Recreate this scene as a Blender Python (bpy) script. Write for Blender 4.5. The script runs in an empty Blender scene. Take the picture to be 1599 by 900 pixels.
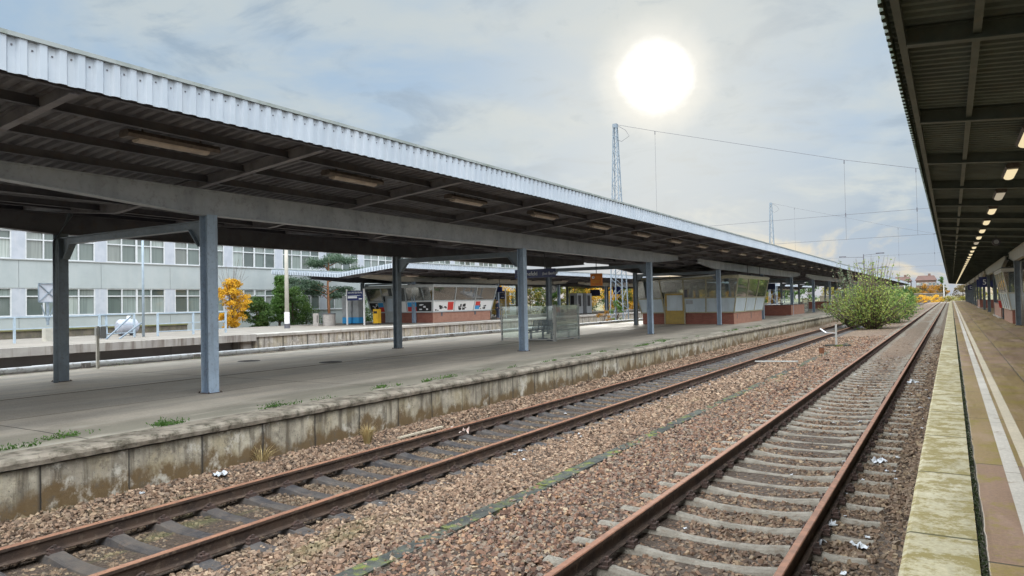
import bpy, math, random
import numpy as np
from mathutils import Vector, Matrix
rnd = random.Random(7); nr = np.random.default_rng(7)
sc = bpy.context.scene; COL = sc.collection
R = math.radians
# ------------------------------------------------------------------ camera
EYE = 1.75
YAW, PITCH, ROLL, FPX = R(31.46), R(1.183), R(-1.134), 1120.0
def axes(yaw, pitch, roll):
    F_ = Vector((-math.sin(yaw) * math.cos(pitch), math.cos(yaw) * math.cos(pitch), math.sin(pitch))); r_ = Vector((math.cos(yaw), math.sin(yaw), 0)); u_ = r_.cross(F_)
    return F_, r_ * math.cos(roll) + u_ * math.sin(roll), -r_ * math.sin(roll) + u_ * math.cos(roll)
cF, cR, cU = axes(YAW, PITCH, ROLL)
cd = bpy.data.cameras.new('camera'); cam = bpy.data.objects.new('camera', cd); COL.objects.link(cam)
cam.matrix_world = Matrix(((cR.x, cU.x, -cF.x, 0), (cR.y, cU.y, -cF.y, 0), (cR.z, cU.z, -cF.z, EYE), (0, 0, 0, 1)))
cd.sensor_width = 36; cd.lens = 36 * FPX / 1599
cd.clip_start = 0.05; cd.clip_end = 3000
sc.camera = cam
# ------------------------------------------------------------------ sky and sun
SUN_EL, SUN_AZ = R(16.96), R(19.84)            # azimuth measured from +Y towards -X
sd = Vector((-math.sin(SUN_AZ) * math.cos(SUN_EL), math.cos(SUN_AZ) * math.cos(SUN_EL), math.sin(SUN_EL)))
world = bpy.data.worlds.new('World'); sc.world = world; world.use_nodes = True
wt = world.node_tree; wt.nodes.clear()

class NT:
    def __init__(s, tree): s.t = tree; s.n = tree.nodes; s.l = tree.links
    def new(s, typ, **kw):
        nd = s.n.new(typ)
        for k, v in kw.items():
            if k.startswith('i_'):
                key = k[2:]; key = int(key) if key.isdigit() else key.replace('_', ' ')
                s.set(nd.inputs[key], v)
            else: setattr(nd, k, v)
        return nd
    def set(s, sock, v):
        if isinstance(v, bpy.types.NodeSocket): s.l.new(v, sock)
        else:
            if isinstance(v, (tuple, list)) and sock.type == 'RGBA' and len(v) == 3: v = (*v, 1)
            sock.default_value = v
    def math(s, op, a, b=0.0, c=0.0, clamp=False):
        nd = s.new('ShaderNodeMath', operation=op, use_clamp=clamp)
        s.set(nd.inputs[0], a); s.set(nd.inputs[1], b); s.set(nd.inputs[2], c); return nd.outputs[0]
    def mix(s, f, a, b, mode='MIX'):
        nd = s.new('ShaderNodeMix', data_type='RGBA', blend_type=mode)
        s.set(nd.inputs[0], f); s.set(nd.inputs[6], a); s.set(nd.inputs[7], b); return nd.outputs[2]
    def ramp(s, f, stops, interp='LINEAR'):
        nd = s.new('ShaderNodeValToRGB'); s.set(nd.inputs[0], f); cr = nd.color_ramp; cr.interpolation = interp
        while len(cr.elements) > 1: cr.elements.remove(cr.elements[-1])
        for i, (p, c) in enumerate(stops):
            e = cr.elements[0] if i == 0 else cr.elements.new(p)
            e.position = p; e.color = (c, c, c, 1) if isinstance(c, (int, float)) else (*c, 1)
        return nd.outputs[0]
    def rng(s, v, a, b, c=0.0, d=1.0, smooth=True):
        nd = s.new('ShaderNodeMapRange', interpolation_type='SMOOTHSTEP' if smooth else 'LINEAR')
        for i, x in enumerate((v, a, b, c, d)): s.set(nd.inputs[i], x)
        return nd.outputs[0]
    def noise(s, vec, scale, detail=4.0, rough=.55, dist=0.0):
        nd = s.new('ShaderNodeTexNoise'); s.set(nd.inputs['Vector'], vec); s.set(nd.inputs['Scale'], scale)
        s.set(nd.inputs['Detail'], detail); s.set(nd.inputs['Roughness'], rough); s.set(nd.inputs['Distortion'], dist); return nd.outputs[0]
    def mapping(s, vec, scale=(1, 1, 1), loc=(0, 0, 0), rot=(0, 0, 0)):
        nd = s.new('ShaderNodeMapping'); s.set(nd.inputs[0], vec); nd.inputs[1].default_value = loc
        nd.inputs[2].default_value = rot; nd.inputs[3].default_value = scale; return nd.outputs[0]

w = NT(wt)
tc = w.new('ShaderNodeTexCoord').outputs['Generated']
dirn = w.new('ShaderNodeVectorMath', operation='NORMALIZE'); w.set(dirn.inputs[0], tc)
sep = w.new('ShaderNodeSeparateXYZ'); w.set(sep.inputs[0], dirn.outputs[0])
sky = w.new('ShaderNodeTexSky', sky_type='NISHITA', sun_disc=False, sun_elevation=SUN_EL, sun_rotation=-SUN_AZ)
dot = w.new('ShaderNodeVectorMath', operation='DOT_PRODUCT'); w.set(dot.inputs[0], dirn.outputs[0]); dot.inputs[1].default_value = sd
ang = w.math('ARCCOSINE', dot.outputs['Value'])
zc = w.math('ADD', w.math('MAXIMUM', sep.outputs[2], 0.0), .16)
pv = w.new('ShaderNodeCombineXYZ'); w.set(pv.inputs[0], w.math('DIVIDE', sep.outputs[0], zc)); w.set(pv.inputs[1], w.math('DIVIDE', sep.outputs[1], zc))
n1 = w.noise(w.mapping(pv.outputs[0], (1, 1, 1), (3.1, .4, 0)), 1.15, 8, .55, .3)
n2 = w.noise(w.mapping(pv.outputs[0], (1.0, 1.0, 1), (7.2, 3.3, 1)), 2.6, 7, .6, .5)
n3 = w.noise(w.mapping(dirn.outputs[0], (1, 1, 2.6), (.3, 1.2, .1)), 5.5, 7, .58, .4)
cl = w.mix(w.rng(n1, .38, .62), (4.9, 6.8, 9.0), (7.3, 8.2, 8.5))
cl = w.mix(w.math('MULTIPLY', w.rng(n2, .48, .64), .75), cl, (4.2, 5.5, 6.9))
# banded cloud nearer the horizon with cream gaps
low = w.rng(sep.outputs[2], .26, .05)
band = w.mix(w.rng(n3, .50, .64), (4.1, 5.7, 7.7), (7.6, 8.4, 8.6))
band = w.mix(w.math('MULTIPLY', w.rng(n3, .50, .60), w.rng(sep.outputs[2], .105, .05, 0, .85)), band, (9.8, 8.5, 6.2))
cl = w.mix(w.math('MULTIPLY', low, .9), cl, band)
# brightening near the sun, seen through thin cloud
n4 = w.noise(dirn.outputs[0], 26, 6, .62, .3)
angd = w.math('ADD', ang, w.math('ADD', w.math('MULTIPLY', w.math('SUBTRACT', n2, .5), .03), w.math('MULTIPLY', w.math('SUBTRACT', n4, .5), .022)))
cl = w.mix(w.rng(ang, .36, .05, 0, .6), cl, (8.2, 8.6, 8.2))
wisp = w.rng(w.noise(w.mapping(dirn.outputs[0], (1, 1, 2.2), (2.0, .7, .2)), 14, 7, .62, .8), .54, .66)
cl = w.mix(w.math('MULTIPLY', wisp, w.rng(ang, .35, .07, 0, .42)), cl, (5.6, 6.6, 7.2))
cl = w.mix(w.rng(angd, .092, .044, 0, 1), cl, (10.2, 10.4, 9.9))
cl = w.mix(w.rng(angd, .056, .028, 0, 1), cl, (18, 17.6, 16.6))
# zenith brighter as in overcast; boost opposite the sun added to lift shade
cl = w.mix(w.rng(ang, .8, 1.5, 0, .8), cl, (8.0, 8.0, 7.9))
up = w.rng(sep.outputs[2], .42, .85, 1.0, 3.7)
bk_fill = w.rng(ang, .85, 1.7, 1.0, 3.5)
br = w.math('MULTIPLY', up, bk_fill)
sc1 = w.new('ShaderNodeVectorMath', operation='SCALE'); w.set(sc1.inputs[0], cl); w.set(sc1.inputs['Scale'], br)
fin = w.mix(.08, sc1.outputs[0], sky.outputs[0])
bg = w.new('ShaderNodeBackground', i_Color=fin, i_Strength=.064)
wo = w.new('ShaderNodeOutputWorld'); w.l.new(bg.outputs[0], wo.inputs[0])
sl = bpy.data.lights.new('sun', 'SUN'); sl.energy = 1.2; sl.angle = R(12); sl.color = (1, .95, .86)
so = bpy.data.objects.new('sun', sl); COL.objects.link(so); so.rotation_euler = (-sd).to_track_quat('-Z', 'Y').to_euler()
vs = sc.view_settings; vs.view_transform = 'Standard'; vs.look = 'None'; vs.gamma = 1; vs.exposure = 0.3; vs.use_curve_mapping = False
sc.cycles.max_bounces = 6; sc.cycles.transparent_max_bounces = 12; sc.cycles.use_denoising = True
sc.cycles.sample_clamp_indirect = 4; sc.cycles.caustics_reflective = False; sc.cycles.caustics_refractive = False

# ------------------------------------------------------------------ materials
MATS = {}
def mat(name, c1, c2=None, scale=3.0, rough=.7, bump=0.0, bscale=None, metal=0.0, streak=None, dirt=None, spec=.4, island=0.0, lo=.38, hi=.62, coord='pos'):
    """paint/concrete/etc: two colours mixed by noise, optional stretched streaks and dirt, optional bump"""
    m = bpy.data.materials.new(name); m.use_nodes = True; t = NT(m.node_tree); t.n.clear()
    if coord == 'pos': P = t.new('ShaderNodeNewGeometry').outputs['Position']
    else: P = t.new('ShaderNodeTexCoord').outputs['Object']
    c = (*c1, 1)
    if c2:
        f = t.rng(t.noise(P, scale, 6, .6), lo, hi); c = t.mix(f, c1, c2)
    if streak:
        sv, scol, amt = streak
        c = t.mix(t.math('MULTIPLY', t.rng(t.noise(t.mapping(P, sv), 1.0, 5, .6), .45, .7), amt), c, scol)
    if dirt:
        ds, dcol, amt = dirt
        c = t.mix(t.math('MULTIPLY', t.rng(t.noise(P, ds, 8, .7), .5, .68), amt), c, dcol)
    if island:
        ri = t.new('ShaderNodeNewGeometry').outputs['Random Per Island']
        h = t.new('ShaderNodeHueSaturation'); t.set(h.inputs['Value'], t.rng(ri, 0, 1, 1 - island, 1 + island, False)); t.set(h.inputs['Color'], c)
        t.set(h.inputs['Hue'], t.rng(ri, 0, 1, .5 - island * .04, .5 + island * .04, False)); c = h.outputs[0]
    b = t.new('ShaderNodeBsdfPrincipled', i_Roughness=rough, i_Metallic=metal)
    b.inputs['Specular IOR Level'].default_value = spec
    t.set(b.inputs['Base Color'], c)
    if bump:
        bp = t.new('ShaderNodeBump', i_Strength=min(1, bump), i_Distance=.02)
        t.set(bp.inputs['Height'], t.noise(P, bscale or scale * 8, 6, .65)); t.set(b.inputs['Normal'], bp.outputs[0])
    o = t.new('ShaderNodeOutputMaterial'); t.l.new(b.outputs[0], o.inputs[0])
    MATS[name] = m; return m

mat('fascia', (.43, .485, .55), (.38, .435, .50), 1.5, .45, streak=((6, 6, .6), (.50, .53, .56), .3))
mat('fascia_green', (.19, .22, .20), (.10, .13, .095), 3, .7, bump=.3, dirt=(9, (.06, .08, .04), .9))
mat('capping', (.30, .33, .33), (.22, .25, .24), 2, .6, dirt=(5, (.14, .17, .12), .6))
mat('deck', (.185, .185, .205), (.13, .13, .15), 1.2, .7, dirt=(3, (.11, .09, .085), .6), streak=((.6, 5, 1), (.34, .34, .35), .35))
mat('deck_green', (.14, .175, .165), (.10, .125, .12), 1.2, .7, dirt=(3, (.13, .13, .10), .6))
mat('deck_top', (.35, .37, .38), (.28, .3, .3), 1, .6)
mat('steel_dark', (.11, .11, .13), (.075, .078, .098), 2, .5, dirt=(6, (.12, .08, .06), .4))
mat('steel_green', (.10, .12, .11), (.07, .09, .08), 2, .55, dirt=(6, (.12, .1, .07), .4))
mat('rafter', (.24, .23, .25), (.17, .165, .19), 2.5, .45, dirt=(5, (.14, .10, .08), .5))
mat('girder', (.40, .425, .46), (.33, .355, .39), 1.6, .4, streak=((2, 2, .4), (.16, .18, .2), .35), dirt=(9, (.13, .11, .10), .35))
mat('post', (.34, .43, .54), (.29, .37, .47), 2.0, .38, streak=((8, 8, .8), (.2, .23, .27), .4), dirt=(14, (.12, .10, .09), .35))
mat('post_dark', (.19, .235, .28), (.15, .185, .22), 2.0, .42, streak=((8, 8, .8), (.2, .21, .2), .35), dirt=(14, (.09, .07, .06), .35))
mat('beige_steel', (.50, .48, .42), (.42, .41, .37), 2, .5, dirt=(5, (.3, .28, .22), .4))
mat('lattice', (.20, .25, .30), (.16, .20, .245), 3, .5, dirt=(8, (.35, .36, .35), .5))
mat('rail_blue', (.38, .46, .54), (.32, .40, .47), 4, .5)
mat('rail_top', (.27, .13, .08), (.19, .095, .062), 9, .72, spec=.25, streak=((1, .2, 1), (.30, .17, .11), .5), dirt=(16, (.14, .07, .05), .5))
mat('rail_web', (.075, .05, .037), (.042, .03, .025), 5, .8, bump=.4, spec=.2, dirt=(10, (.17, .125, .09), .6))
mat('clip', (.09, .055, .045), (.05, .035, .03), 20, .8, bump=.5)
mat('sleeper_steel', (.045, .043, .046), (.075, .068, .065), 5, .5, bump=.3, streak=((.5, 3, 1), (.13, .11, .09), .5), dirt=(11, (.13, .10, .08), .7))
mat('sleeper_grey', (.255, .232, .195), (.19, .17, .14), 6, .9, bump=.8, dirt=(11, (.15, .115, .085), .75))
mat('trough', (.045, .048, .045), (.08, .085, .07), 6, .9, bump=.8, dirt=(4.5, (.17, .19, .03), .95), streak=((3, .8, 3), (.025, .025, .025), .6))
mat('pipe_white', (.80, .83, .86), (.70, .72, .74), 3, .5, dirt=(6, (.25, .22, .18), .5))
mat('facade', (.36, .395, .405), (.325, .36, .37), .5, .8, streak=((1.5, 1.5, .25), (.40, .42, .42), .4))
mat('facade_panel', (.42, .445, .50), (.37, .40, .455), 1.5, .6, streak=((4, 4, .6), (.5, .5, .52), .4))
mat('sill', (.33, .34, .34), None, rough=.6)
mat('window_frame', (.56, .58, .60), (.50, .52, .54), 4, .5)
mat('roof_grey', (.16, .16, .16), (.12, .12, .12), 2, .9)
mat('frame_yellow', (.40, .37, .26), (.33, .31, .22), 5, .5, dirt=(9, (.2, .17, .1), .5))
mat('door_yellow', (.42, .29, .06), (.36, .25, .06), 3, .45, dirt=(7, (.2, .15, .06), .6))
mat('frosted', (.52, .60, .66), (.46, .54, .60), 1.2, .35, streak=((3, 3, .5), (.36, .4, .42), .4))
mat('frame_grey', (.42, .45, .46), (.36, .39, .4), 5, .45)
mat('frost_green', (.26, .34, .32), (.3, .38, .36), 2, .35)
mat('roof_felt', (.2, .2, .19), (.15, .15, .14), 2, .9)
mat('sign_blue', (.012, .02, .10), (.016, .026, .12), 3, .35)
mat('sign_navy', (.012, .015, .05), None, rough=.4)
mat('white', (.78, .78, .78), None, rough=.5)
mat('letter', (.75, .77, .8), None, rough=.5)
mat('orange', (.62, .19, .02), (.55, .17, .03), 4, .5)
mat('yellow', (.72, .42, .02), (.65, .38, .03), 4, .45)
mat('red', (.55, .05, .04), None, rough=.5)
mat('blue', (.04, .30, .62), None, rough=.45)
mat('black', (.02, .02, .022), None, rough=.5)
mat('machine', (.36, .38, .40), (.32, .34, .36), 3, .4, dirt=(6, (.25, .25, .24), .4))
mat('seat_blue', (.03, .055, .12), (.025, .045, .10), 6, .35)
mat('gal', (.42, .42, .40), (.34, .35, .34), 8, .4, metal=.3)
mat('planter', (.33, .31, .29), (.28, .26, .25), 6, .8, bump=.3)
mat('bark', (.15, .11, .08), (.09, .07, .055), 8, .9, bump=.6)
mat('bark_red', (.36, .17, .09), (.24, .12, .07), 8, .9, bump=.6)
mat('rust', (.20, .08, .035), (.11, .05, .03), 15, .85, bump=.5)
mat('paper', (.56, .58, .62), (.36, .38, .40), 20, .7)
mat('paper_pink', (.55, .38, .33), (.62, .55, .5), 14, .7)
mat('stick', (.50, .44, .34), (.4, .34, .26), 12, .8)
mat('metal_cover', (.06, .055, .05), (.09, .08, .07), 20, .6, bump=.5)
mat('skin', (.50, .31, .23), None, rough=.6)
mat('cloth_navy', (.025, .035, .07), (.035, .045, .08), 6, .85)
mat('hair', (.05, .035, .025), None, rough=.7)
mat('fix_house', (.09, .075, .065), (.14, .115, .10), 8, .5)
mat('fix_lens', (.52, .44, .37), (.42, .35, .30), 6, .35)
mat('brick_far', (.17, .11, .09), (.14, .095, .08), 1, .9)
mat('roof_red', (.11, .06, .05), (.09, .055, .045), .6, .9)
mat('tank', (.36, .38, .44), (.31, .33, .39), 3, .4)

def leafmat(name, cols, rough=.6):
    m = bpy.data.materials.new(name); m.use_nodes = True; t = NT(m.node_tree); t.n.clear()
    g = t.new('ShaderNodeNewGeometry')
    n = t.noise(g.outputs['Position'], 1.3, 3, .6)
    f = t.math('ADD', t.math('MULTIPLY', g.outputs['Random Per Island'], .6), t.math('MULTIPLY', t.rng(n, .35, .65), .4))
    c = t.ramp(f, [(i / (len(cols) - 1), k) for i, k in enumerate(cols)])
    d = t.new('ShaderNodeBsdfPrincipled', i_Roughness=rough); t.set(d.inputs['Base Color'], c)
    tr = t.new('ShaderNodeBsdfTranslucent'); t.set(tr.inputs[0], c)
    mx = t.new('ShaderNodeMixShader', i_0=.45); t.l.new(d.outputs[0], mx.inputs[1]); t.l.new(tr.outputs[0], mx.inputs[2])
    o = t.new('ShaderNodeOutputMaterial'); t.l.new(mx.outputs[0], o.inputs[0]); MATS[name] = m
leafmat('leaf_green', [(.03, .07, .02), (.06, .13, .03), (.10, .18, .04), (.15, .22, .06)])
leafmat('leaf_bright', [(.05, .12, .025), (.09, .19, .035), (.14, .26, .06)])
leafmat('leaf_yellow', [(.45, .22, .015), (.66, .38, .02), (.80, .52, .05), (.58, .32, .03)])
leafmat('leaf_mix', [(.05, .10, .02), (.14, .18, .03), (.35, .24, .03), (.10, .15, .03)])
leafmat('leaf_willow', [(.08, .16, .035), (.17, .27, .06), (.27, .36, .08), (.36, .36, .09), (.18, .31, .09)])
leafmat('leaf_orange', [(.20, .09, .02), (.36, .17, .02), (.45, .24, .03), (.12, .12, .03)])
leafmat('leaf_grey', [(.12, .17, .09), (.20, .26, .15), (.28, .33, .21)])
leafmat('leaf_pine', [(.05, .09, .06), (.09, .15, .09), (.13, .19, .12)])
leafmat('moss_dark', [(.012, .02, .008), (.03, .045, .012), (.05, .07, .02)])
leafmat('leaf_dry', [(.35, .26, .12), (.5, .4, .2), (.42, .30, .14)])
leafmat('leaf_brown', [(.10, .08, .04), (.17, .12, .05), (.13, .13, .05)])

def brickmat(name, c1, c2, mortar, axis):
    m = bpy.data.materials.new(name); m.use_nodes = True; t = NT(m.node_tree); t.n.clear()
    P = t.new('ShaderNodeNewGeometry').outputs['Position']; s = t.new('ShaderNodeSeparateXYZ'); t.set(s.inputs[0], P)
    cv = t.new('ShaderNodeCombineXYZ'); t.set(cv.inputs[0], t.math('ADD', s.outputs[0], s.outputs[1])); t.set(cv.inputs[1], s.outputs[2])
    b = t.new('ShaderNodeTexBrick', i_Color1=c1, i_Color2=c2, i_Mortar=mortar, i_Scale=1.0); t.set(b.inputs['Vector'], cv.outputs[0])
    b.inputs['Mortar Size'].default_value = .008; b.inputs['Brick Width'].default_value = .25; b.inputs['Row Height'].default_value = .075
    c = t.mix(t.math('MULTIPLY', t.rng(t.noise(P, 2.5, 5), .4, .7), .4), b.outputs[0], tuple(x * .6 for x in c1))
    p = t.new('ShaderNodeBsdfPrincipled', i_Roughness=.85); t.set(p.inputs['Base Color'], c)
    o = t.new('ShaderNodeOutputMaterial'); t.l.new(p.outputs[0], o.inputs[0]); MATS[name] = m
brickmat('brick', (.30, .10, .07), (.24, .075, .055), (.2, .13, .1), 0)
brickmat('brick_lit', (.42, .20, .14), (.36, .17, .12), (.3, .22, .17), 0)  # lighter copy of the brick for lit sides, light put into the colour

def glassmat(name, tint, refl=.12, rough=.02, haze=0.0):
    m = bpy.data.materials.new(name); m.use_nodes = True; t = NT(m.node_tree); t.n.clear()
    tr = t.new('ShaderNodeBsdfTransparent', i_Color=tint); gl = t.new('ShaderNodeBsdfGlossy', i_Roughness=rough)
    lw = t.new('ShaderNodeLayerWeight', i_Blend=.35)
    mx = t.new('ShaderNodeMixShader'); t.set(mx.inputs[0], t.math('ADD', t.math('MULTIPLY', lw.outputs['Fresnel'], .8), refl, clamp=True))
    t.l.new(tr.outputs[0], mx.inputs[1]); t.l.new(gl.outputs[0], mx.inputs[2]); out = mx.outputs[0]
    if haze:
        df = t.new('ShaderNodeBsdfDiffuse', i_Color=tuple(min(1, x * .9) for x in tint)); m2 = t.new('ShaderNodeMixShader', i_0=haze)
        t.l.new(out, m2.inputs[1]); t.l.new(df.outputs[0], m2.inputs[2]); out = m2.outputs[0]
    o = t.new('ShaderNodeOutputMaterial'); t.l.new(out, o.inputs[0]); MATS[name] = m
glassmat('glass', (.86, .92, .90), .08)
glassmat('glass_kiosk', (.88, .93, .91), .24, .03, .04)
glassmat('glass_green', (.92, .99, .965), .05, .04, .11)

def panemat():
    m = bpy.data.materials.new('building_pane'); m.use_nodes = True; t = NT(m.node_tree); t.n.clear()
    g = t.new('ShaderNodeNewGeometry'); P = g.outputs['Position']
    oi = t.new('ShaderNodeObjectInfo'); r = t.math('FRACT', t.math('ADD', g.outputs['Random Per Island'], t.math('MULTIPLY', oi.outputs['Random'], 7.3)))
    c = t.ramp(r, [(0, (.07, .085, .08)), (.3, (.12, .15, .14)), (.55, (.22, .26, .25)), (.8, (.34, .38, .36)), (1, (.12, .13, .12))])
    fold = t.noise(t.mapping(P, (1, 9, .3)), 1.0, 2, .5)
    c = t.mix(t.math('MULTIPLY', t.rng(fold, .45, .6), .35), c, (.08, .10, .095))
    p = t.new('ShaderNodeBsdfPrincipled', i_Roughness=.06); t.set(p.inputs['Base Color'], c); p.inputs['Specular IOR Level'].default_value = .8
    bp = t.new('ShaderNodeBump', i_Strength=.05, i_Distance=.05); t.set(bp.inputs['Height'], t.noise(P, .8, 2)); t.set(p.inputs['Normal'], bp.outputs[0])
    o = t.new('ShaderNodeOutputMaterial'); t.l.new(p.outputs[0], o.inputs[0]); MATS['building_pane'] = m
panemat()

def emit(name, col, s):
    m = bpy.data.materials.new(name); m.use_nodes = True; t = NT(m.node_tree); t.n.clear()
    e = t.new('ShaderNodeEmission', i_Color=col, i_Strength=s); o = t.new('ShaderNodeOutputMaterial'); t.l.new(e.outputs[0], o.inputs[0]); MATS[name] = m
emit('lamp_warm', (1, .82, .50), .75)
emit('unlit_lens_glow', (.8, .68, .5), .42)  # unlit lenses shine faintly: their brightness is put in as emission

def slabmat(name, cols, L, W, joint, jw, moss=None, oy=0.0, ox=0.0, rough=.75, wet=0.5, streaks=.5, pale=None, stagger=0.0):
    """paving: per-slab tone, dark joints, long wet streaks, moss"""
    m = bpy.data.materials.new(name); m.use_nodes = True; t = NT(m.node_tree); t.n.clear()
    P = t.new('ShaderNodeNewGeometry').outputs['Position']; s = t.new('ShaderNodeSeparateXYZ'); t.set(s.inputs[0], P)
    wob = t.math('MULTIPLY', t.math('SUBTRACT', t.noise(P, 1.7, 4), .5), .05)
    Y = t.math('DIVIDE', t.math('ADD', t.math('ADD', s.outputs[1], wob), oy), L); X = t.math('DIVIDE', t.math('ADD', t.math('ADD', s.outputs[0], wob), ox), W)
    if stagger: Y = t.math('ADD', Y, t.math('MULTIPLY', t.math('FLOOR', X), stagger))
    cv = t.new('ShaderNodeCombineXYZ'); t.set(cv.inputs[0], t.math('FLOOR', Y)); t.set(cv.inputs[1], t.math('FLOOR', X))
    wn = t.new('ShaderNodeTexWhiteNoise', noise_dimensions='2D'); t.set(wn.inputs['Vector'], cv.outputs[0])
    c = t.ramp(wn.outputs[0], [(i / (len(cols) - 1), k) for i, k in enumerate(cols)])
    f = t.rng(t.noise(P, 1.1, 8, .65), .38, .66)
    c = t.mix(t.math('MULTIPLY', f, .5), c, tuple(x * .62 for x in cols[0]))
    st = t.rng(t.noise(t.mapping(P, (1.6, .22, 1)), 1.0, 7, .62, 0.0), .42, .62)
    c = t.mix(t.math('MULTIPLY', st, streaks), c, tuple(x * .42 for x in cols[-1]))
    if moss: c = t.mix(t.math('MULTIPLY', t.rng(wn.outputs[0], .40, .46), .68 if name == 'pave_right' else 0), c, t.mix(t.noise(P, 6, 6, .7), (.17, .125, .018), (.31, .235, .045)))
    fine = t.noise(P, 30, 6, .75); c = t.mix(.42, c, t.ramp(fine, [(.3, tuple(x * .55 for x in cols[0])), (.7, tuple(x * 1.5 for x in cols[0]))]))
    if name == 'pave_left':
        e = t.rng(t.math('ADD', s.outputs[0], t.math('MULTIPLY', t.noise(t.mapping(P, (1, .5, 1)), .8, 6, .6), 2.2)), -10.15, -9.0)
        c = t.mix(t.math('MULTIPLY', e, .62), c, (.105, .105, .075))
    if pale: 
        c = t.mix(t.math('MULTIPLY', t.rng(t.noise(t.mapping(P, (1.2, .35, 1), (5, 5, 0)), 1.0, 7, .65), .5, .66), .6), c, pale)
    if moss:
        mc, ms, th = moss
        c = t.mix(t.math('MULTIPLY', t.rng(t.noise(t.mapping(P, (1, 1, 1), (9, 2, 0)), ms, 12, .78), th, th + .1), .85), c, mc)
    dy = t.math('MULTIPLY', t.math('PINGPONG', Y, .5), L); dx = t.math('MULTIPLY', t.math('PINGPONG', X, .5), W)
    j = t.rng(t.math('MINIMUM', dy, dx), jw, jw * .4)
    c = t.mix(j, c, joint)
    rg = t.rng(st, 0, 1, rough, rough - wet * .5)
    b = t.new('ShaderNodeBsdfPrincipled'); t.set(b.inputs['Roughness'], rg); t.set(b.inputs['Base Color'], c); b.inputs['Specular IOR Level'].default_value = .35
    bp = t.new('ShaderNodeBump', i_Strength=.35, i_Distance=.01); t.set(bp.inputs['Height'], t.math('SUBTRACT', t.noise(P, 28, 6, .7), t.math('MULTIPLY', j, 1.2))); t.set(b.inputs['Normal'], bp.outputs[0])
    o = t.new('ShaderNodeOutputMaterial'); t.l.new(b.outputs[0], o.inputs[0]); MATS[name] = m
slabmat('pave_left', [(.46, .405, .335), (.53, .47, .39), (.41, .36, .30)], 6.1, 2.9, (.06, .05, .04), .02, ((.20, .19, .12), .8, .60), 1.0, 15.4, .7, .3, .75, (.50, .455, .38))
slabmat('pave_far', [(.21, .19, .165), (.25, .225, .195)], 5, 3.0, (.08, .07, .06), .03, None, 0, 0, .8, .1, .3, (.30, .28, .25))
slabmat('pave_right', [(.27, .165, .105), (.24, .15, .105), (.20, .145, .045), (.29, .185, .125), (.21, .15, .055)], 3.2, 1.02, (.04, .035, .02), .016, ((.23, .175, .03), 1.4, .49), 0.77, -.155, .62, .35, .45, (.36, .245, .185))
slabmat('edge_slab', [(.43, .385, .25), (.48, .43, .295)], 2.13, 4.0, (.07, .065, .025), .024, ((.205, .16, .035), 3.0, .455), -6.06, 2.0, .85, .1, .6, (.60, .56, .45))
slabmat('line_white', [(.50, .46, .40), (.58, .54, .48)], 3.2, 3.0, (.12, .09, .06), .01, ((.28, .21, .15), 3.0, .55), 1.1, 1.5, .75, .1, .2, (.66, .62, .56))
slabmat('line_beige', [(.52, .45, .33), (.6, .52, .4)], 3.2, 3.0, (.2, .16, .1), .008, ((.35, .26, .17), 4.0, .60), 1.1, 1.5, .75, .1, .1, None)

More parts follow.
